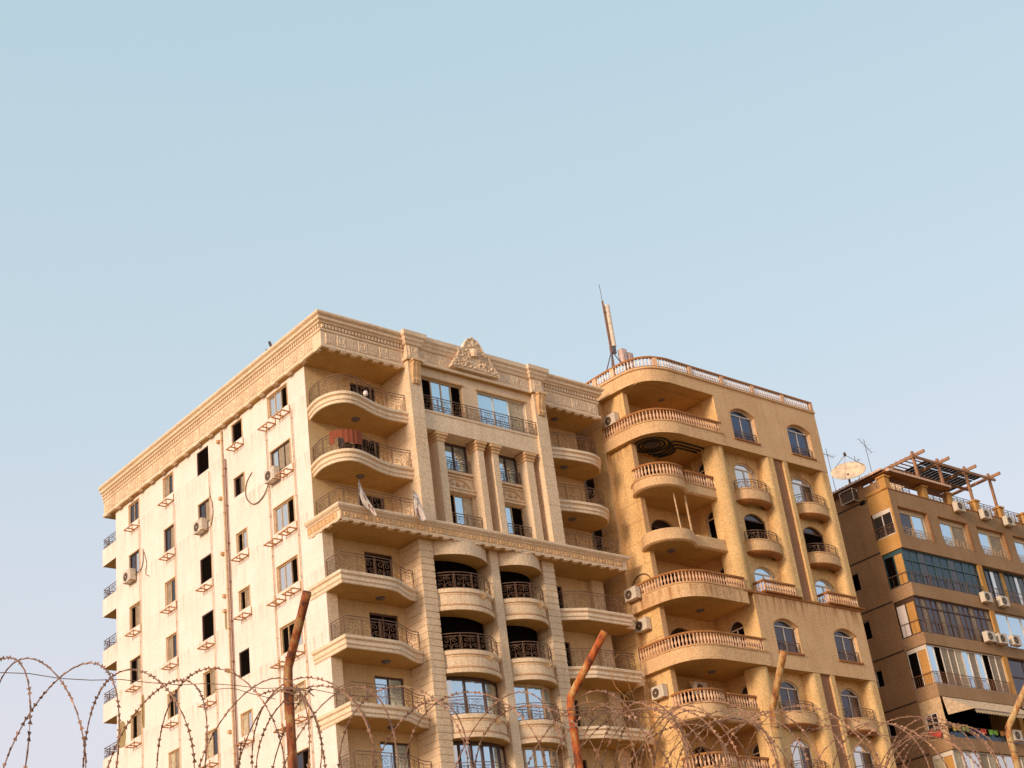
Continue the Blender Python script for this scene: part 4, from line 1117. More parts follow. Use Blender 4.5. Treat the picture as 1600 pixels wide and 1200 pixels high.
# level with the awning: low panel, window on the side
mb = MB(); wall(mb, FX(CX + 0.04), -4.98, -3.38, 20.8, 23.25, [(-4.5, -3.6, 21.0, 22.4)], 0.15); mb.build('side_bay', 'tanframe', Cb)
window(Cb, FX(CX + 0.04), (-4.5, -3.6, 21.0, 22.4), 0.06, 'whiteframe', ['gdark', 'gdark'], fw=0.07, trans=0.35)
mb = MB(); mb.box(CX + 0.06, 48.5, -4.93, -4.88, 20.801, 21.25); mb.build('balcony_panel', 'gblue', Cb)
# roof terrace parapet, piers, tiles
mb = MB(); mb.slab([(CX, -3.3), (CX, CF), (CX1, CF)], [(0, 36.701), (0.04, 36.72), (0.04, 36.78)], [(CX1, -4.8), (CX + 0.2, -4.8), (CX + 0.2, -3.3)]); mb.build('coping', 'terracotta', Cb)
for x in (40.55, 44.6, 47.4, 50.5, 53.4, 56.3):
    mb = MB(); mb.box(x - 0.24, x + 0.24, -5.02, -4.55, 36.781, 37.55); mb.box(x - 0.32, x + 0.32, -5.1, -4.47, 37.55, 37.66); mb.build('pier', 'corange', Cb)
    railing([(x + 0.3, -4.85), (x + 2.5, -4.85)], 36.8, 0.78, Cb, unit=0.85)
mb = MB()
mb.quad((CX - 0.25, 14, 37.55), (CX - 0.25, -5.15, 37.95), (CX + 1.2, -5.15, 38.25), (CX + 1.2, 14, 37.85))
mb.quad((CX - 0.25, 14, 37.45), (CX + 1.2, 14, 37.75), (CX + 1.2, -5.15, 38.15), (CX - 0.25, -5.15, 37.85))
ev = mb.build('eave', 'terracotta', Cb)
TM = MB()
for j in range(5):
    t = PI * j / 4
    TM.v += [(-0.15, -0.13 * math.cos(t), 0.17 * math.sin(t) - 0.03), (1.35, -0.13 * math.cos(t), 0.17 * math.sin(t) + 0.28)]
for j in range(4): TM.face(2 * j, 2 * j + 1, 2 * j + 3, 2 * j + 2)
TM.face(0, 2, 4, 6, 8)
TM = mesh_of(TM, 'roof_tile', 'tile')
y = -5.0
while y < 13:
    o = link('roof_tile', TM, (CX - 0.3, y, 37.9 - (y + 5) * 0.021), ev); y += 0.27
mb = MB(); mb.box(CX + 0.05, CX + 0.25, -4.2, 13, 36.7, 37.5); mb.box(CX + 0.02, CX + 0.28, -5, -4.25, 36.79, 37.9); mb.box(CX + 0.02, CX + 0.28, -3.1, -2.7, 36.4, 37.7); mb.build('parapet', 'cwall', Cb)
mb = MB(); mb.slab([(40.2, -5.25), (47.3, -5.25)], [(0, 37.78), (0, 37.86)], [(47.3, -4.2), (40.2, -4.2)]); fe = mb.build('eave', 'terracotta', Cb)
x = 40.6
while x < 47.2:
    o = link('roof_tile', TM, (x, -5.3, 37.85), fe); o.rotation_euler = (0, 0, PI / 2); o.scale = (0.75, 1, 1); x += 0.27

# ---- neighbouring street surfaces are below the frame
mb = MB(); mb.box(-70, -15, -50.2, -49.85, 0, 3.1); mb.box(-70, -15, -50.25, -49.8, 3.1, 3.2)
tag(mb.build('perimeter_wall', 'patch'), 'plastered perimeter wall below the frame that carries the razor wire posts', 'wall')

# ================================================================ things fixed to the buildings
def xform(o, loc, rot=0):
    o.location = loc; o.rotation_euler = (0, 0, rot); WL[o.name] = Vector(loc); return o
def copy_tree(o):
    def rec(s, par):
        c = s.copy(); COL.objects.link(c)
        if par is not None: c.parent = par
        for ch in [x for x in bpy.data.objects if x.parent == s]: rec(ch, c)
        return c
    return rec(o, None)
def make_ac():
    t = thing('air_conditioner', 'x', 'air conditioner')
    mb = MB(); mb.box(-0.44, 0.44, -0.34, 0, 0.0, 0.62); mb.box(-0.45, 0.45, -0.35, 0.01, 0.62, 0.65)
    for i in range(6): mb.box(0.2, 0.4, -0.347, -0.342, 0.1 + 0.08 * i, 0.13 + 0.08 * i)
    mb.build('casing', 'ac', t)
    mb = MB(); n = 16
    b = len(mb.v)
    for j in range(n):
        a = 2 * PI * j / n
        mb.v += [(-0.12 + 0.25 * math.cos(a), -0.343, 0.31 + 0.25 * math.sin(a)), (-0.12 + 0.23 * math.cos(a), -0.365, 0.31 + 0.23 * math.sin(a)), (-0.12 + 0.2 * math.cos(a), -0.352, 0.31 + 0.2 * math.sin(a)), (-0.12 + 0.05 * math.cos(a), -0.352, 0.31 + 0.05 * math.sin(a))]
    for j in range(n):
        k = (j + 1) % n
        for i in range(3): mb.face(b + 4 * j + i, b + 4 * k + i, b + 4 * k + i + 1, b + 4 * j + i + 1)
    mb.build('fan_grille', 'acdark', t)
    for x in (-0.35, 0.33):
        mb = MB(); mb.box(x, x + 0.03, -0.4, 0.06, -0.035, -0.003); mb.box(x, x + 0.03, 0.03, 0.06, -0.004, 0.3)
        mb.build('bracket', 'rustiron', t)
    return t
AC = make_ac(); acused = [False]
def ac(loc, rot, label, group):
    if not acused[0]: o = AC; acused[0] = True
    else: o = copy_tree(AC)
    o.location = loc; o.rotation_euler = (0, 0, rot); o['label'] = label; o['group'] = group
    return o
QL = -PI / 2                       # units on walls that face -X
g1 = 'air conditioners on the cream side wall'
ac((-0.09, 3.05, 33.15), QL, 'beige air conditioner under the second highest window of the column nearest the corner', g1)
ac((-0.09, 10.2, 33.15), QL, 'beige air conditioner under the second highest window of the middle window column', g1)
ac((-0.09, 18.2, 33.2), QL, 'beige air conditioner under the second highest window of the leftmost window column', g1)
g2 = 'air conditioners beside the balustraded balconies'
ac((WX - 0.06, -1.95, 38.15), QL, 'white air conditioner at the end of the top balustraded balcony below the roof', g2)
ac((19.22, -1.72, 27.7), QL, 'air conditioner beside the end of the balustraded balcony level with the cream middle cornice', g2)
ac((WX - 0.06, -1.72, 26.0), QL, 'air conditioner just above the second lowest wide balustraded balcony, at the wall edge', g2)
ac((WX - 0.06, -2.1, 22.2), QL, 'lowest air conditioner left of the round balustraded balcony', g2)
ac((22.2, -2.3, 22.5), 0, 'dusty air conditioner hanging in the shade inside the round balcony recess', g2)
g3 = 'air conditioners on the brown block'
for (x, z, l) in ((47.7, 36.25, 'air conditioner on the roof parapet below the second pergola post'), (50.7, 36.2, 'air conditioner on the roof parapet between the third and fourth pergola posts'), (53.45, 36.15, 'air conditioner on the roof parapet just right of the last pergola post'),
                  (48.0, 29.95, 'left air conditioner of the pair by the blue-framed balcony pillar'), (49.9, 29.9, 'right air conditioner of the pair by the blue-framed balcony pillar'),
                  (47.1, 27.2, 'leftmost of three air conditioners in a row under the mirror glass balcony'), (48.45, 27.2, 'middle one of three air conditioners in a row under the mirror glass balcony'), (50.0, 27.25, 'rightmost of three air conditioners in a row under the mirror glass balcony'),
                  (47.1, 20.85, 'air conditioner in shadow at the right end of awning')):
    ac((x, -5.1, z), 0, l + ', brown block', g3)
# caged unit on the brown side wall
t = thing('air_conditioner_cage', 'dark air conditioner in a metal cage under the tiled eave of brown block', 'cage', (40.42, -2.2, 36.7))
mb = MB(); mb.box(39.98, 40.36, -2.7, -1.8, 36.85, 37.5); mb.build('casing', 'acdark', t)
mb = MB()
for y in (-2.75, -1.72):
    mb.box(39.85, 40.4, y, y + 0.04, 36.75, 36.79); mb.box(39.85, 39.89, y, y + 0.04, 36.79, 37.6); mb.box(39.89, 40.4, y, y + 0.04, 37.56, 37.6)
mb.box(39.85, 39.89, -2.71, -1.72, 36.75, 36.79); mb.box(39.85, 39.89, -2.71, -1.72, 37.56, 37.6)
mb.build('cage_frame', 'ac', t)
# empty brackets
def make_bracket():
    t = thing('wall_bracket', 'x', 'bracket')
    mb = MB()
    w, d, r = 0.5, 0.5, 0.022
    for x in (-w, w - 0.05): mb.box(x, x + 0.05, -d, 0, 0, 0.05)
    mb.box(-w, w, -d, -d + 0.05, 0.002, 0.048); mb.box(-w, w, -0.05, 0, 0.002, 0.048)
    for x in (-0.12,): mb.box(x, x + 0.05, -d + 0.05, -0.05, 0.0, 0.05)
    mb.build('frame', 'rustiron', t)
    for x in (-w + 0.1, w - 0.05):
        mb = MB(); mb.box(x, x + 0.04, -0.04, -0.001, 0.05, 0.42); mb.build('upright', 'rustiron', t)
    mb = MB(); mb.tube([(w - 0.2, -0.25, 0.05), (w - 0.22, -0.24, 0.18), (w - 0.3, -0.2, 0.2)], 0.015, 4)
    mb.build('hook', 'rustiron', t)
    return t
BR = make_bracket(); brused = [False]
ordk = ['highest', 'second highest', 'third highest', 'fourth highest', 'fifth highest', 'sixth highest', 'seventh highest', 'eighth highest', 'ninth highest']
coln = ['leftmost window column', 'second window column from the left', 'middle window column', 'fourth window column from the left', 'window column nearest the corner']
def bracket(y, z, label):
    if not brused[0]: o = BR; brused[0] = True
    else: o = copy_tree(BR)
    o.location = (-0.002, y, z); o.rotation_euler = (0, 0, QL); o['label'] = label; o['group'] = 'empty brackets under the windows of the cream side wall'
    return o
for c in range(5):
    for k in range(8):
        if (c == 0 and k == 1) or (c == 2 and k in (0, 1)) or (c == 3 and k in (1, 4)): continue
        h = lhole(c, k); yc = (h[0] + h[1]) / 2
        if c < 4:
            if k > 6: continue
            bracket(yc - 0.12 + random.uniform(-0.06, 0.06), h[2] - 0.52 + random.uniform(-0.04, 0.04), 'empty rusty bracket under the %s window, %s' % (ordk[k], coln[c]))
        else:
            if k > 6: continue
            if k != 1: bracket(3.3, h[2] - 0.58, 'left of two empty brackets under the %s window, %s' % (ordk[k], coln[c]))
            bracket(1.95, h[2] - 0.5, ('right of two empty brackets under the %s window, %s' if k != 1 else 'empty bracket beside air conditioner under %s window, %s') % (ordk[k], coln[c]))
# loose cables
mb = MB()
mb.tube(smooth([(-0.02, 5.25, 34.6), (-0.03, 5.75, 34.3), (-0.03, 5.95, 33.8), (-0.04, 5.8, 33.3), (-0.05, 5.3, 32.85), (-0.05, 4.7, 32.75), (-0.06, 4.1, 32.95), (-0.12, 3.6, 33.3)], 5), 0.03, 5)
tag(mb.build('cable', 'cable'), 'thick cable looping down the cream wall to the corner air conditioner', 'cable')
mb = MB()
mb.tube(smooth([(-0.03, 9.3, 34.6), (-0.04, 9.25, 33.9), (-0.05, 9.5, 33.3), (-0.12, 9.75, 33.2)], 5), 0.025, 5)
mb.tube(smooth([(-0.03, 9.55, 35.6), (-0.03, 9.5, 35.0), (-0.03, 9.3, 34.6)], 4), 0.02, 4)
tag(mb.build('cable', 'cable'), 'thin cable running down to the air conditioner of the middle window column', 'cable')
mb = MB()
mb.tube(smooth([(-0.03, 17.0, 34.8), (-0.04, 17.0, 34.0), (-0.05, 17.3, 33.6), (-0.12, 17.8, 33.5)], 5), 0.025, 5)
mb.tube(smooth([(-0.03, 16.9, 34.6), (-0.03, 16.6, 33.8), (-0.03, 16.7, 33.2), (-0.03, 16.3, 32.9)], 5), 0.02, 5)
tag(mb.build('cable', 'cable'), 'thin cables hanging beside the air conditioner of the leftmost window column', 'cable')
mb = MB()
pts = []
for i in range(60):
    a = i * 0.42; r = 0.26 + 0.05 * math.sin(i * 1.7)
    pts.append((-0.3 + 0.06 * math.sin(i * 0.9), 1.95 + r * math.cos(a), 21.95 + r * 1.0 * math.sin(a)))
mb.tube(pts, 0.018, 4)
tag(mb.build('cable_coil', 'cable'), 'coil of loose cable left on a bracket near the lower corner of the cream wall', 'cable')

# flags on the middle cornice balcony
def flag(name, label, poly, y, pole, marks):
    t = thing(name, label, 'flag', (poly[0][0], y, poly[-1][1]), 'flags on the middle cornice balcony')
    mb = MB(); n = len(poly)
    k = n // 2
    L_, R_ = poly[:k + 1], poly[k:][::-1] if n % 2 == 0 else poly[k + 1:][::-1]
    R_ = R_[:len(L_)]
    rows = 8
    def samp(P, t):
        f = t * (len(P) - 1); i = min(int(f), len(P) - 2); q = f - i
        return (P[i][0] + (P[i + 1][0] - P[i][0]) * q, P[i][1] + (P[i + 1][1] - P[i][1]) * q)
    cols = 6
    for d in (0, 0.012):
        b = len(mb.v)
        for i in range(rows + 1):
            l, r = samp(L_, i / rows), samp(R_, i / rows)
            for j in range(cols + 1):
                q = j / cols
                mb.v.append((l[0] + (r[0] - l[0]) * q, y + d + 0.07 * math.sin(q * 6 + i * 0.5), l[1] + (r[1] - l[1]) * q))
        for i in range(rows):
            for j in range(cols):
                a = b + i * (cols + 1) + j
                mb.m = 1 if (i, j) in marks else 0
                mb.face(a, a + 1, a + cols + 2, a + cols + 1)
    mb.build('cloth', ['flag', 'flagmark'], t)
    mb = MB(); mb.tube([pole[0], pole[1]], 0.022, 6); mb.build('pole', 'metal', t)
flag('flag', 'white flag hanging diagonally from its pole, left one on middle cornice balcony', [(0.9, 31.08), (1.12, 30.6), (1.48, 30.03), (1.72, 29.42), (1.62, 29.36), (1.07, 29.93), (0.83, 30.35)], -2.6, ((0.9, -2.4, 29.9), (0.9, -2.6, 31.1)), {(2, 3), (3, 3), (5, 3), (6, 2), (6, 4)})
flag('flag', 'white flag draped by the left pilaster foot, right one on middle cornice balcony', [(4.15, 31.1), (4.4, 31.0), (4.5, 30.55), (4.68, 29.72), (4.4, 29.5), (4.12, 30.05), (4.05, 30.6)], -2.6, ((4.15, -2.4, 29.9), (4.15, -2.55, 31.15)), {(2, 2), (3, 3), (5, 4), (6, 4), (5, 5), (4, 4)})
# red cloth over the second balcony railing
P_ = Path(offset(pl, -0.04))
mb = MB()
for d in (0, 0.03):
    b = len(mb.v); n = 14
    for i in range(n + 1):
        x, y, a = P_.at(1.75 + 1.75 * i / n)
        for z in (33.8 + (0.02 * (i % 2)), 33.4, 33.1 + 0.03 * math.sin(i)): mb.v.append((x - d * math.sin(a) * -1, y + d * math.cos(a) - 0.03 * (i % 2), z))
    for i in range(n):
        for j in range(2):
            if j == 1 and 2 <= i <= 5: continue
            mb.face(b + 3 * i + j, b + 3 * i + j + 1, b + 3 * i + 4 + j, b + 3 * i + 3 + j)
tag(mb.build('cloth', 'redcloth'), 'red brown cloth hung over the second curved balcony railing of cream block', 'cloth')
t = thing('chair', 'dark chair standing on the second curved balcony behind the red cloth', 'chair', (0.9, -1.8, 32.75))
mb = MB(); mb.box(0.6, 1.2, -2.15, -1.6, 33.15, 33.22); mb.build('seat', 'woodframe', t)
mb = MB(); mb.box(0.6, 1.2, -1.62, -1.56, 33.22, 33.7); mb.build('backrest', 'woodframe', t)
for x in (0.62, 1.14):
    for y in (-2.13, -1.62): mb = MB(); mb.box(x, x + 0.05, y, y + 0.05, 32.76, 33.15); mb.build('leg', 'woodframe', t)
mb = MB(); mb.lathe((1.95, -2.3, 35.95), [(0.04, 0.0), (0.11, 0.05), (0.13, 0.14), (0.09, 0.24), (0.03, 0.28)], 10)
tag(mb.build('lantern', 'balwhite'), 'small white round lantern on the railing of top curved balcony', 'lantern')

# vent pipes on the cream roof
mb = MB(); mb.tube([(-0.05, 2.5, 40.1), (-0.62, 2.05, 40.52)], 0.07, 8)
tag(mb.build('vent_pipe', 'metal'), 'dark stub of pipe leaning over the cream roof edge', 'pipe')
mb = MB(); mb.tube([(-0.2, 2.8, 40.1), (-0.42, 2.66, 40.42)], 0.07, 8)
tag(mb.build('vent_pipe', 'metal'), 'tiny dark pipe end left of the leaning pipe on cream roof edge', 'pipe')

# mobile mast on the ochre roof
t = thing('antenna_mast', 'mobile phone antenna mast with tall cream radome on the ochre roof corner', 'antenna mast', (20.9, -1.5, 40.86))
mb = MB(); mb.tube([(20.93, -1.5, 40.87), (20.88, -1.5, 47.0)], 0.06, 8); mb.build('pole', 'redpipe', t)
mb = MB(); mb.tube([(20.88, -1.5, 47.0), (20.85, -1.5, 48.15)], 0.018, 5); mb.build('whip', 'metal', t)
mb = MB(); mb.lathe((21.18, -1.5, 43.9), [(0.05, 0), (0.17, 0.03), (0.17, 2.85), (0.05, 2.9)], 12); mb.build('radome', 'antenna', t)
mb = MB(); mb.box(20.9, 21.25, -1.6, -1.4, 43.45, 43.9); mb.box(20.85, 21.2, -1.55, -1.45, 46.2, 46.3); mb.build('clamp', 'metal', t)
for a in ((20.0, -2.0, 40.9), (22.1, -2.3, 40.9), (20.9, 0.2, 40.9)):
    mb = MB(); mb.tube([(20.95, -1.5, 43.6), a], 0.035, 6); mb.build('stay', 'metal', t)
t = thing('radio_unit', 'two pale pink radio boxes on a short post beside the antenna mast', 'radio unit', (21.9, -1.6, 40.86))
mb = MB(); mb.tube([(21.9, -1.6, 40.87), (21.9, -1.6, 43.0)], 0.05, 6); mb.build('post', 'redpipe', t)
for x, z in ((21.45, 42.75), (21.95, 42.6)):
    mb = MB(); mb.box(x, x + 0.42, -1.85, -1.5, z, z + 1.0); mb.box(x + 0.05, x + 0.1, -1.88, -1.851, z + 0.1, z + 0.9); mb.box(x + 0.2, x + 0.25, -1.88, -1.851, z + 0.1, z + 0.9); mb.build('casing', 'pinkbox', t)

# roof of the brown block: dish, tanks, aerials
def turned(mb, mat4): mb.v = [tuple(mat4 @ Vector(p)) for p in mb.v]; return mb
t = thing('satellite_dish', 'large rust stained satellite dish above the tiled eave of brown block', 'satellite dish', (42.5, -1.1, 38.2))
nrm = Vector((-0.60, -0.42, 0.62)).normalized()
rot = nrm.to_track_quat('Z', 'Y').to_matrix().to_4x4(); rot.translation = Vector((42.4, -1.1, 39.85))
mb = MB(); prof = [(0.03 + 1.13 * i / 7, 0.30 * (i / 7) ** 2 - 0.15) for i in range(8)]
mb.lathe((0, 0, 0), prof + [(r, z - 0.03) for r, z in prof[::-1]], 28); turned(mb, rot).build('reflector', 'dish', t, smooth=True)
mb = MB()
for a in (0.3, 2.4, 4.4): mb.tube([(1.1 * math.cos(a), 1.1 * math.sin(a), 0.12), (0, 0, 1.35)], 0.02, 4)
turned(mb, rot).build('feed_arm', 'metal', t)
mb = MB(); mb.lathe((0, 0, 1.25), [(0.08, 0), (0.1, 0.2), (0.05, 0.28)], 8); turned(mb, rot).build('feed_horn', 'acdark', t)
mb = MB(); mb.tube([(42.4, -1.0, 39.8), (42.5, -0.9, 37.5)], 0.07, 8); mb.build('post', 'redpipe', t)
def tank(x, y, z, r, h, label):
    t = thing('water_tank', label, 'water tank', (x, y, z), 'water tanks on the brown block')
    mb = MB(); mb.lathe((x, y, z), [(r, 0), (r, 0.3 * h), (r * 1.02, 0.33 * h), (r, 0.36 * h), (r, 0.66 * h), (r * 1.02, 0.69 * h), (r, 0.72 * h), (r * 0.95, 0.85 * h), (r * 0.5, h)], 16); mb.build('body', 'tank', t, smooth=True)
    mb = MB(); mb.lathe((x, y, z + h), [(r * 0.45, 0), (r * 0.45, 0.12), (r * 0.3, 0.16)], 12); mb.build('lid', 'tank', t)
tank(43.4, 0.6, 37.2, 0.8, 1.9, 'dark plastic water tank directly behind and below the big dish')
tank(43.1, 3.0, 36.9, 0.75, 1.7, 'dark plastic water tank further back at left of the big dish')
def aerial(x, y, z0, z1, boom, label, n=5):
    t = thing('television_aerial', label, 'aerial', (x, y, z0), 'aerials on the brown block')
    mb = MB(); mb.tube([(x, y, z0), (x, y, z1)], 0.022, 5); mb.build('mast', 'metal', t)
    mb = MB(); bx, by, bz = boom
    P0, P1 = Vector((x - bx, y - by, z1 - 0.5 - bz)), Vector((x + bx, y + by, z1 - 0.5 + bz))
    mb.tube([P0, P1], 0.018, 4)
    for i in range(n):
        q = P0.lerp(P1, i / (n - 1)); l = 0.22 + 0.1 * i / n
        mb.tube([q - Vector((by, -bx, 0)).normalized() * l, q + Vector((by, -bx, 0)).normalized() * l], 0.010, 3)
    mb.build('boom', 'metal', t)
aerial(45.2, -1.0, 38, 42.9, (0.9, 0.2, -0.25), 'tallest thin television aerial right of the big dish')
aerial(44.2, -0.6, 38, 41.6, (0.3, 0.5, 0.0), 'shorter thin television aerial rising behind the big dish')
aerial(42.6, 0.4, 38, 42.3, (0.55, -0.1, -0.1), 'comb shaped television aerial left above the big dish', 7)
t = thing('satellite_dish', 'second satellite dish half hidden behind the eave left of the pergola', 'satellite dish', (45.2, -2.2, 37.0))
rot.translation = Vector((44.9, -2.4, 38.5))
mb = MB(); prof = [(0.02 + 0.85 * i / 6, 0.22 * (i / 6) ** 2) for i in range(7)]
mb.lathe((0, 0, 0), prof + [(r, z - 0.03) for r, z in prof[::-1]], 24); turned(mb, rot).build('reflector', 'dish', t, smooth=True)
mb = MB(); mb.tube([(0.8, 0, 0.2), (0, 0, 0.9)], 0.02, 4); turned(mb, rot).build('feed_arm', 'metal', t)
mb = MB(); mb.tube([(44.9, -2.4, 38.5), (44.95, -2.3, 36.7)], 0.05, 6); mb.build('post', 'redpipe', t)

# pergola
t = thing('pergola', 'weathered brown timber pergola with dark slats on the roof terrace', 'pergola', (49, -3.5, 37.66))
px_ = (44.66, 47.43, 50.54, 53.4)
for x in px_:
    mb = MB(); mb.box(x - 0.08, x + 0.08, -4.83, -4.67, 37.665, 40.25); mb.build('post', 'pergola', t)
    mb = MB(); mb.box(x + 0.085, x + 0.2, -5.6, -0.9, 39.9, 40.1); mb.build('beam', 'pergola', t)
for x in (44.66, 53.4):
    mb = MB(); mb.box(x - 0.08, x + 0.08, -1.2, -1.04, 36.7, 39.89); mb.build('post', 'pergola', t)
for y in (-4.86, -2.9, -1.25):
    mb = MB(); mb.box(44.3, 53.9, y - 0.06 if y > -4.8 else -4.95, y + 0.06 if y > -4.8 else -4.84, 39.72, 39.89); mb.build('beam', 'pergola', t)
x = 45.3
i = 0
while x < 53.2:
    y0 = -4.6 + 0.1 * random.random()
    for a, b_ in ((y0, -3.75), (-3.65, -2.65), (-2.55, -1.4)):
        if (i < 3 and a < -3): continue
        mb = MB(); mb.box(x, x + 0.36, a, b_, 40.11, 40.14); mb.build('slat', 'slat', t)
    x += 0.44; i += 1
for i in range(5):
    mb = MB(); mb.box(44.8, 46.9, -4.5 + i * 0.4, -4.42 + i * 0.4, 40.115, 40.17); mb.build('slat', 'pergola', t)

# awning and washing
t = thing('awning', 'faded beige cloth awning with scalloped edge over the lower brown balcony', 'awning', (44, -5.3, 22.3))
mb = MB()
mb.quad((40.6, -5.02, 23.2), (48.4, -5.02, 23.2), (48.4, -6.0, 22.35), (42.2, -6.0, 22.35))
mb.quad((40.6, -5.02, 23.17), (48.4, -5.02, 23.17), (48.4, -6.0, 22.32), (42.2, -6.0, 22.32))
mb.quad((40.6, -5.02, 23.2), (42.2, -6.0, 22.35), (40.75, -5.04, 22.1))
n = 22
for i in range(n):
    x0 = 42.2 + 6.2 * i / n; x1 = 42.2 + 6.2 * (i + 1) / n
    mb.quad((x0, -6.0, 22.35), (x1, -6.0, 22.35), (x1, -6.01, 22.12), ((x0 + x1) / 2, -6.01, 22.05), (x0, -6.01, 22.12))
mb.build('cloth', 'awning', t)
mb = MB(); mb.tube([(42.2, -6.0, 22.3), (48.4, -6.0, 22.3)], 0.03, 5); mb.build('rod', 'metal', t)
t = thing('awning', 'second beige awning with ragged edge beyond the orange pillar', 'awning', (52, -5.3, 22.3))
mb = MB(); mb.quad((49.05, -5.02, 23.2), (57, -5.02, 23.2), (57, -6.0, 22.25), (49.05, -6.0, 22.25)); mb.quad((49.05, -5.02, 23.17), (57, -5.02, 23.17), (57, -6.0, 22.22), (49.05, -6.0, 22.22))
for i in range(26):
    x0 = 49.05 + 7.9 * i / 26
    mb.quad((x0, -6.0, 22.25), (x0 + 0.3, -6.0, 22.25), (x0 + 0.3, -6.01, 22.0), (x0 + 0.15, -6.01, 21.92), (x0, -6.01, 22.0))
mb.build('cloth', 'awning', t)
mb = MB(); mb.tube([(49.05, -6.0, 22.2), (57, -6.0, 22.2)], 0.03, 5); mb.build('rod', 'metal', t)
mb = MB(); mb.tube([(40.5, -5.12, 21.42), (48.4, -5.12, 21.42)], 0.012, 4)
tag(mb.build('washing_line', 'cable'), 'washing line stretched under the beige awning', 'washing line')
for x0, w, z0, mt, nm in ((40.7, 0.75, 21.15, 'lyellow', 'yellow'), (41.65, 0.65, 21.2, 'lgreen', 'first bright green'), (42.5, 0.85, 21.0, 'lpurple', 'dark purple'), (43.6, 0.5, 21.15, 'lred', 'bright red'), (44.4, 0.9, 21.15, 'lgreen', 'second bright green'), (45.6, 0.75, 21.15, 'lorange', 'brown orange')):
    mb = MB(); n = 6
    for d in (0, 0.015):
        b = len(mb.v)
        for i in range(n + 1):
            for z in (21.43, 21.25, z0 - 0.04 * math.sin(i * 1.3)): mb.v.append((x0 + w * i / n, -5.14 + d + 0.03 * math.sin(i * 1.9), z))
        for i in range(n):
            for j in range(2): mb.face(b + 3 * i + j, b + 3 * i + j + 1, b + 3 * i + 4 + j, b + 3 * i + 3 + j)
    tag(mb.build('laundry', mt), '%s piece of washing on the line under the beige awning' % nm, 'laundry', 'washing on the line')
mb = MB(); mb.quad((40.3, -3.7, 21.5), (40.3, -4.6, 21.2), (40.1, -4.6, 20.85), (40.1, -3.7, 21.1)); mb.quad((40.32, -3.7, 21.48), (40.32, -4.6, 21.18), (40.12, -4.6, 20.83), (40.12, -3.7, 21.08))
tag(mb.build('laundry', 'lred'), 'red cloth hanging out of the side window below the awning level', 'laundry')

# ================================================================ foreground: posts and razor wire
posts_ = [((-34.582, -49.956, 4.0), (-34.615, -50.231, 4.33)), ((-32.645, -49.987, 4.0), (-32.56, -50.278, 4.33)), ((-31.019, -50.15, 4.0), (-31.069, -50.388, 4.33)), ((-28.607, -50.339, 4.0), (-28.408, -50.496, 4.33))]
plab = ['rusty bent steel post, leftmost of four, standing before the cream side wall', 'rusty bent orange steel post, second from left, before the cream front', 'rusty bent steel post, third from left, before the ochre block', 'rusty bent steel post at right edge, before the brown block']
for pi_, ((b_, tp), lab) in enumerate(zip(posts_, plab)):
    B0, T = Vector(b_), Vector(tp)
    t = thing('fence_post', lab, 'post', (b_[0], b_[1], 3.2), 'rusty posts along the wall')
    d = (T - B0).normalized()
    mb = MB(); pts = [Vector((b_[0], b_[1], 3.18)), Vector((b_[0], b_[1], 3.55)), B0 - Vector((0, 0, 0.05)), B0 + d * 0.015, B0 + d * 0.06]
    q = 6
    for i in range(1, q + 1): pts.append(B0 + d * (0.06 + ((T - B0).length - 0.06) * i / q))
    rs = [0.0235] * len(pts); rs[2] = 0.025
    rs = [r * (1 + 0.02 * math.sin(i * 2.1)) for i, r in enumerate(rs)]
    mb.tube(pts, rs, 16, cap=False)
    inner = [T, T - d * 0.1]
    mb.m = 0
    n0 = len(mb.v) - 16
    mb.tube(inner, 0.019, 16, cap=False)
    n1 = n0 + 16
    for j in range(16): mb.face(n0 + j, n0 + (j + 1) % 16, n1 + (j + 1) % 16, n1 + j)
    mb.face(*[n1 + 16 + j for j in range(16)])
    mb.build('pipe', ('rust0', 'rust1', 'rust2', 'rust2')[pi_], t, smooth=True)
    mb = MB()
    for zz in (3.9, 3.83):
        mb.tube([(b_[0] + 0.028 * math.cos(a), b_[1] + 0.028 * math.sin(a), zz + 0.01 * math.sin(a)) for a in [2 * PI * i / 12 for i in range(12)]], 0.0035, 4, closed=True)
    mb.tube([(b_[0] - 0.02, b_[1] - 0.035, 3.9), (b_[0] + 0.08, b_[1] - 0.06, 3.88), (b_[0] + 0.12, b_[1] - 0.05, 3.86)], 0.003, 4)
    mb.build('tie_wire', 'wire', t)
def fy(x): return -49.96 - 0.063 * (x + 34.6)
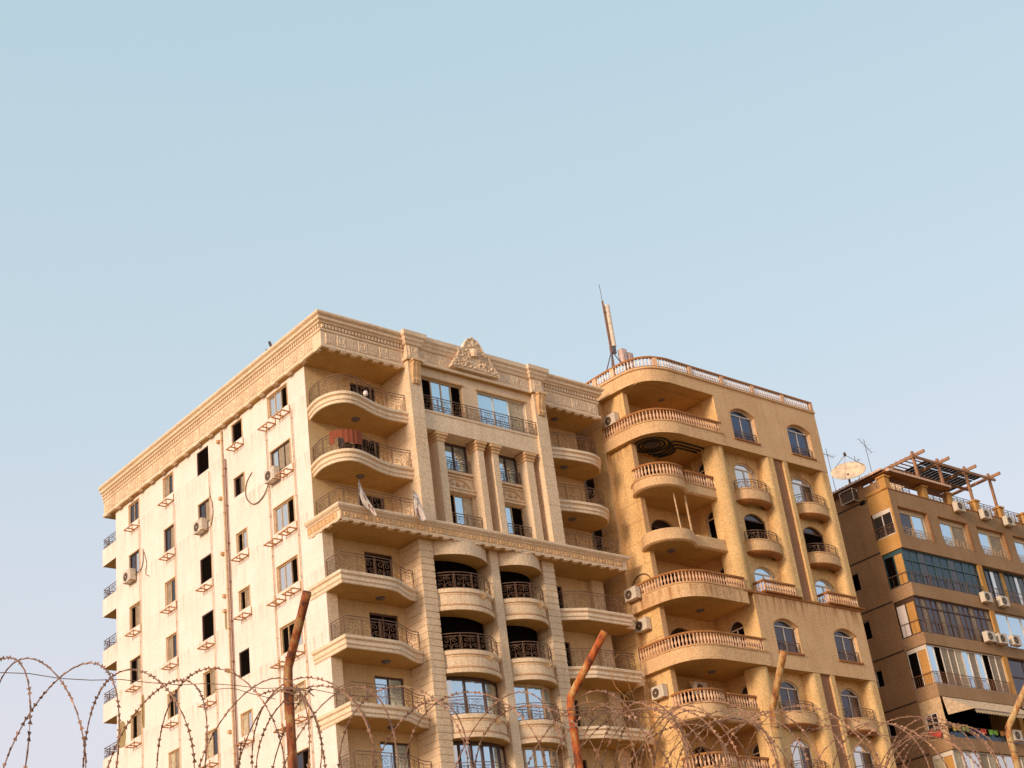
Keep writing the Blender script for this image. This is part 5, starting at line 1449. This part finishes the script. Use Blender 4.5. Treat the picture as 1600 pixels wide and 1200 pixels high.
def coil(x0, x1, pitch, rad, zc, label, seed, amp=0.11, lean=0.0, tight=None):
    rnd = random.Random(seed)
    mb = MB(); turns = (x1 - x0) / pitch; n = int(turns * 40)
    pts = []
    ph = [rnd.uniform(0, 6.28) for _ in range(6)]
    for i in range(n + 1):
        th = 2 * PI * turns * i / n + ph[0]
        u = i / n
        x = x0 + (x1 - x0) * u + amp * math.sin(1.5 * th + ph[1]) + 0.04 * math.sin(0.37 * th + ph[2])
        if tight: x = x0 + (x1 - x0) * (1 - (1 - u) ** tight) + amp * math.sin(1.5 * th + ph[1])
        r = rad * (1 + 0.07 * math.sin(0.61 * th + ph[3]) + 0.05 * math.sin(0.23 * th + ph[4]))
        x += lean * r * math.sin(th)
        pts.append(Vector((x, fy(x) + r * math.cos(th), zc + r * math.sin(th) + 0.03 * math.sin(0.4 * th + ph[5]))))
    mb.tube(pts, 0.0033, 4)
    # blades
    step = 0.043; acc = 0
    for a, b in zip(pts, pts[1:]):
        l = (b - a).length; acc += l
        if acc >= step:
            acc -= step
            if b.z < 3.0: continue
            d = (b - a).normalized(); s_ = d.cross(Vector((math.sin(len(mb.v)), math.cos(len(mb.v) * 0.7), 0.6))).normalized(); w = d.cross(s_)
            c = b; k = len(mb.v)
            L1, W1, H1 = 0.021, 0.012, 0.004
            mb.v += [tuple(p) for p in (c - d * L1 + s_ * W1, c - d * L1 - s_ * W1, c - w * H1, c + w * H1, c + d * L1 + s_ * W1, c + d * L1 - s_ * W1)]
            for f in ((0, 2, 1), (0, 1, 3), (4, 5, 2), (4, 3, 5), (0, 3, 2), (1, 2, 3), (4, 2, 3), (5, 3, 2)): mb.face(*[k + q for q in f])
    return tag(mb.build('razor_wire_coil', 'wire'), label, 'razor wire', 'razor wire coils on top of the wall')
coil(-37.6, -34.62, 0.23, 0.44, 3.48, 'razor wire coil left of the leftmost post, against sky and cream side wall', 1, 0.055)
coil(-34.60, -32.66, 0.25, 0.45, 3.47, 'razor wire coil between first and second post, before the cream balconies', 2, 0.06)
coil(-34.72, -34.45, 0.09, 0.42, 3.47, 'few tight razor wire turns hung on the leftmost bent post', 3, 0.05)
coil(-32.62, -31.04, 0.17, 0.46, 3.5, 'razor wire coil between second and third post, before the balustraded balconies', 4, 0.06)
coil(-32.6, -31.3, 0.17, 0.40, 3.5, 'looser inner razor wire coil just right of the second post', 5, 0.08)
coil(-31.0, -29.5, 0.2, 0.47, 3.48, 'razor wire coil right of the third post, before the ochre windows', 6, 0.07)
coil(-29.75, -29.3, 0.08, 0.42, 3.55, 'bunched razor wire end right of the ochre block, coil turns pressed together', 7, 0.03)
# straight strand
mb = MB(); pts = []
for i in range(61):
    x = -37.6 + (-28.6 + 37.6) * i / 60
    sp = min(abs(x - p[0][0]) for p in posts_)
    pts.append((x, fy(x) - 0.02, 3.9 - 0.03 * min(1, sp) + 0.008 * math.sin(i * 1.9)))
mb.tube(pts, 0.0022, 4)
for q in range(2):
    mb.tube(smooth([(-35.0 + q * 2.1, fy(-35) , 3.87), (-34.9 + q * 2.1, fy(-35), 3.885), (-34.8 + q * 2.1, fy(-35) - 0.02, 3.86), (-34.65 + q * 2.0, fy(-35), 3.85)], 4), 0.002, 4)
tag(mb.build('tension_wire', 'wire'), 'single straight tension wire strung from post to post through the coils', 'wire')

# dried climber caught in the coils
rnd = random.Random(5)
mb = MB()
for i in range(46):
    x = rnd.uniform(-32.5, -31.75); z = rnd.uniform(3.5, 3.95)
    pts = [Vector((x, fy(x) + rnd.uniform(-0.25, 0.2), z))]
    a = rnd.uniform(0, 6.28)
    for k in range(7):
        a += rnd.uniform(-0.9, 0.9)
        pts.append(pts[-1] + Vector((0.05 * math.cos(a), rnd.uniform(-0.02, 0.02), 0.045 * math.sin(a))))
    mb.tube(pts, rnd.uniform(0.0012, 0.0026), 3)
    if i % 2:
        c = pts[4]; d = Vector((rnd.uniform(-1, 1), rnd.uniform(-1, 1), rnd.uniform(-1, 1))) * 0.014
        mb.quad(c, c + d + Vector((0.01, 0, 0.008)), c + d * 2, c + d - Vector((0.008, 0, 0.01)))
tag(mb.build('dried_vine', 'vine', kind='stuff'), 'tangle of dried brown vine caught in the razor wire right of the second post', 'dried vine')
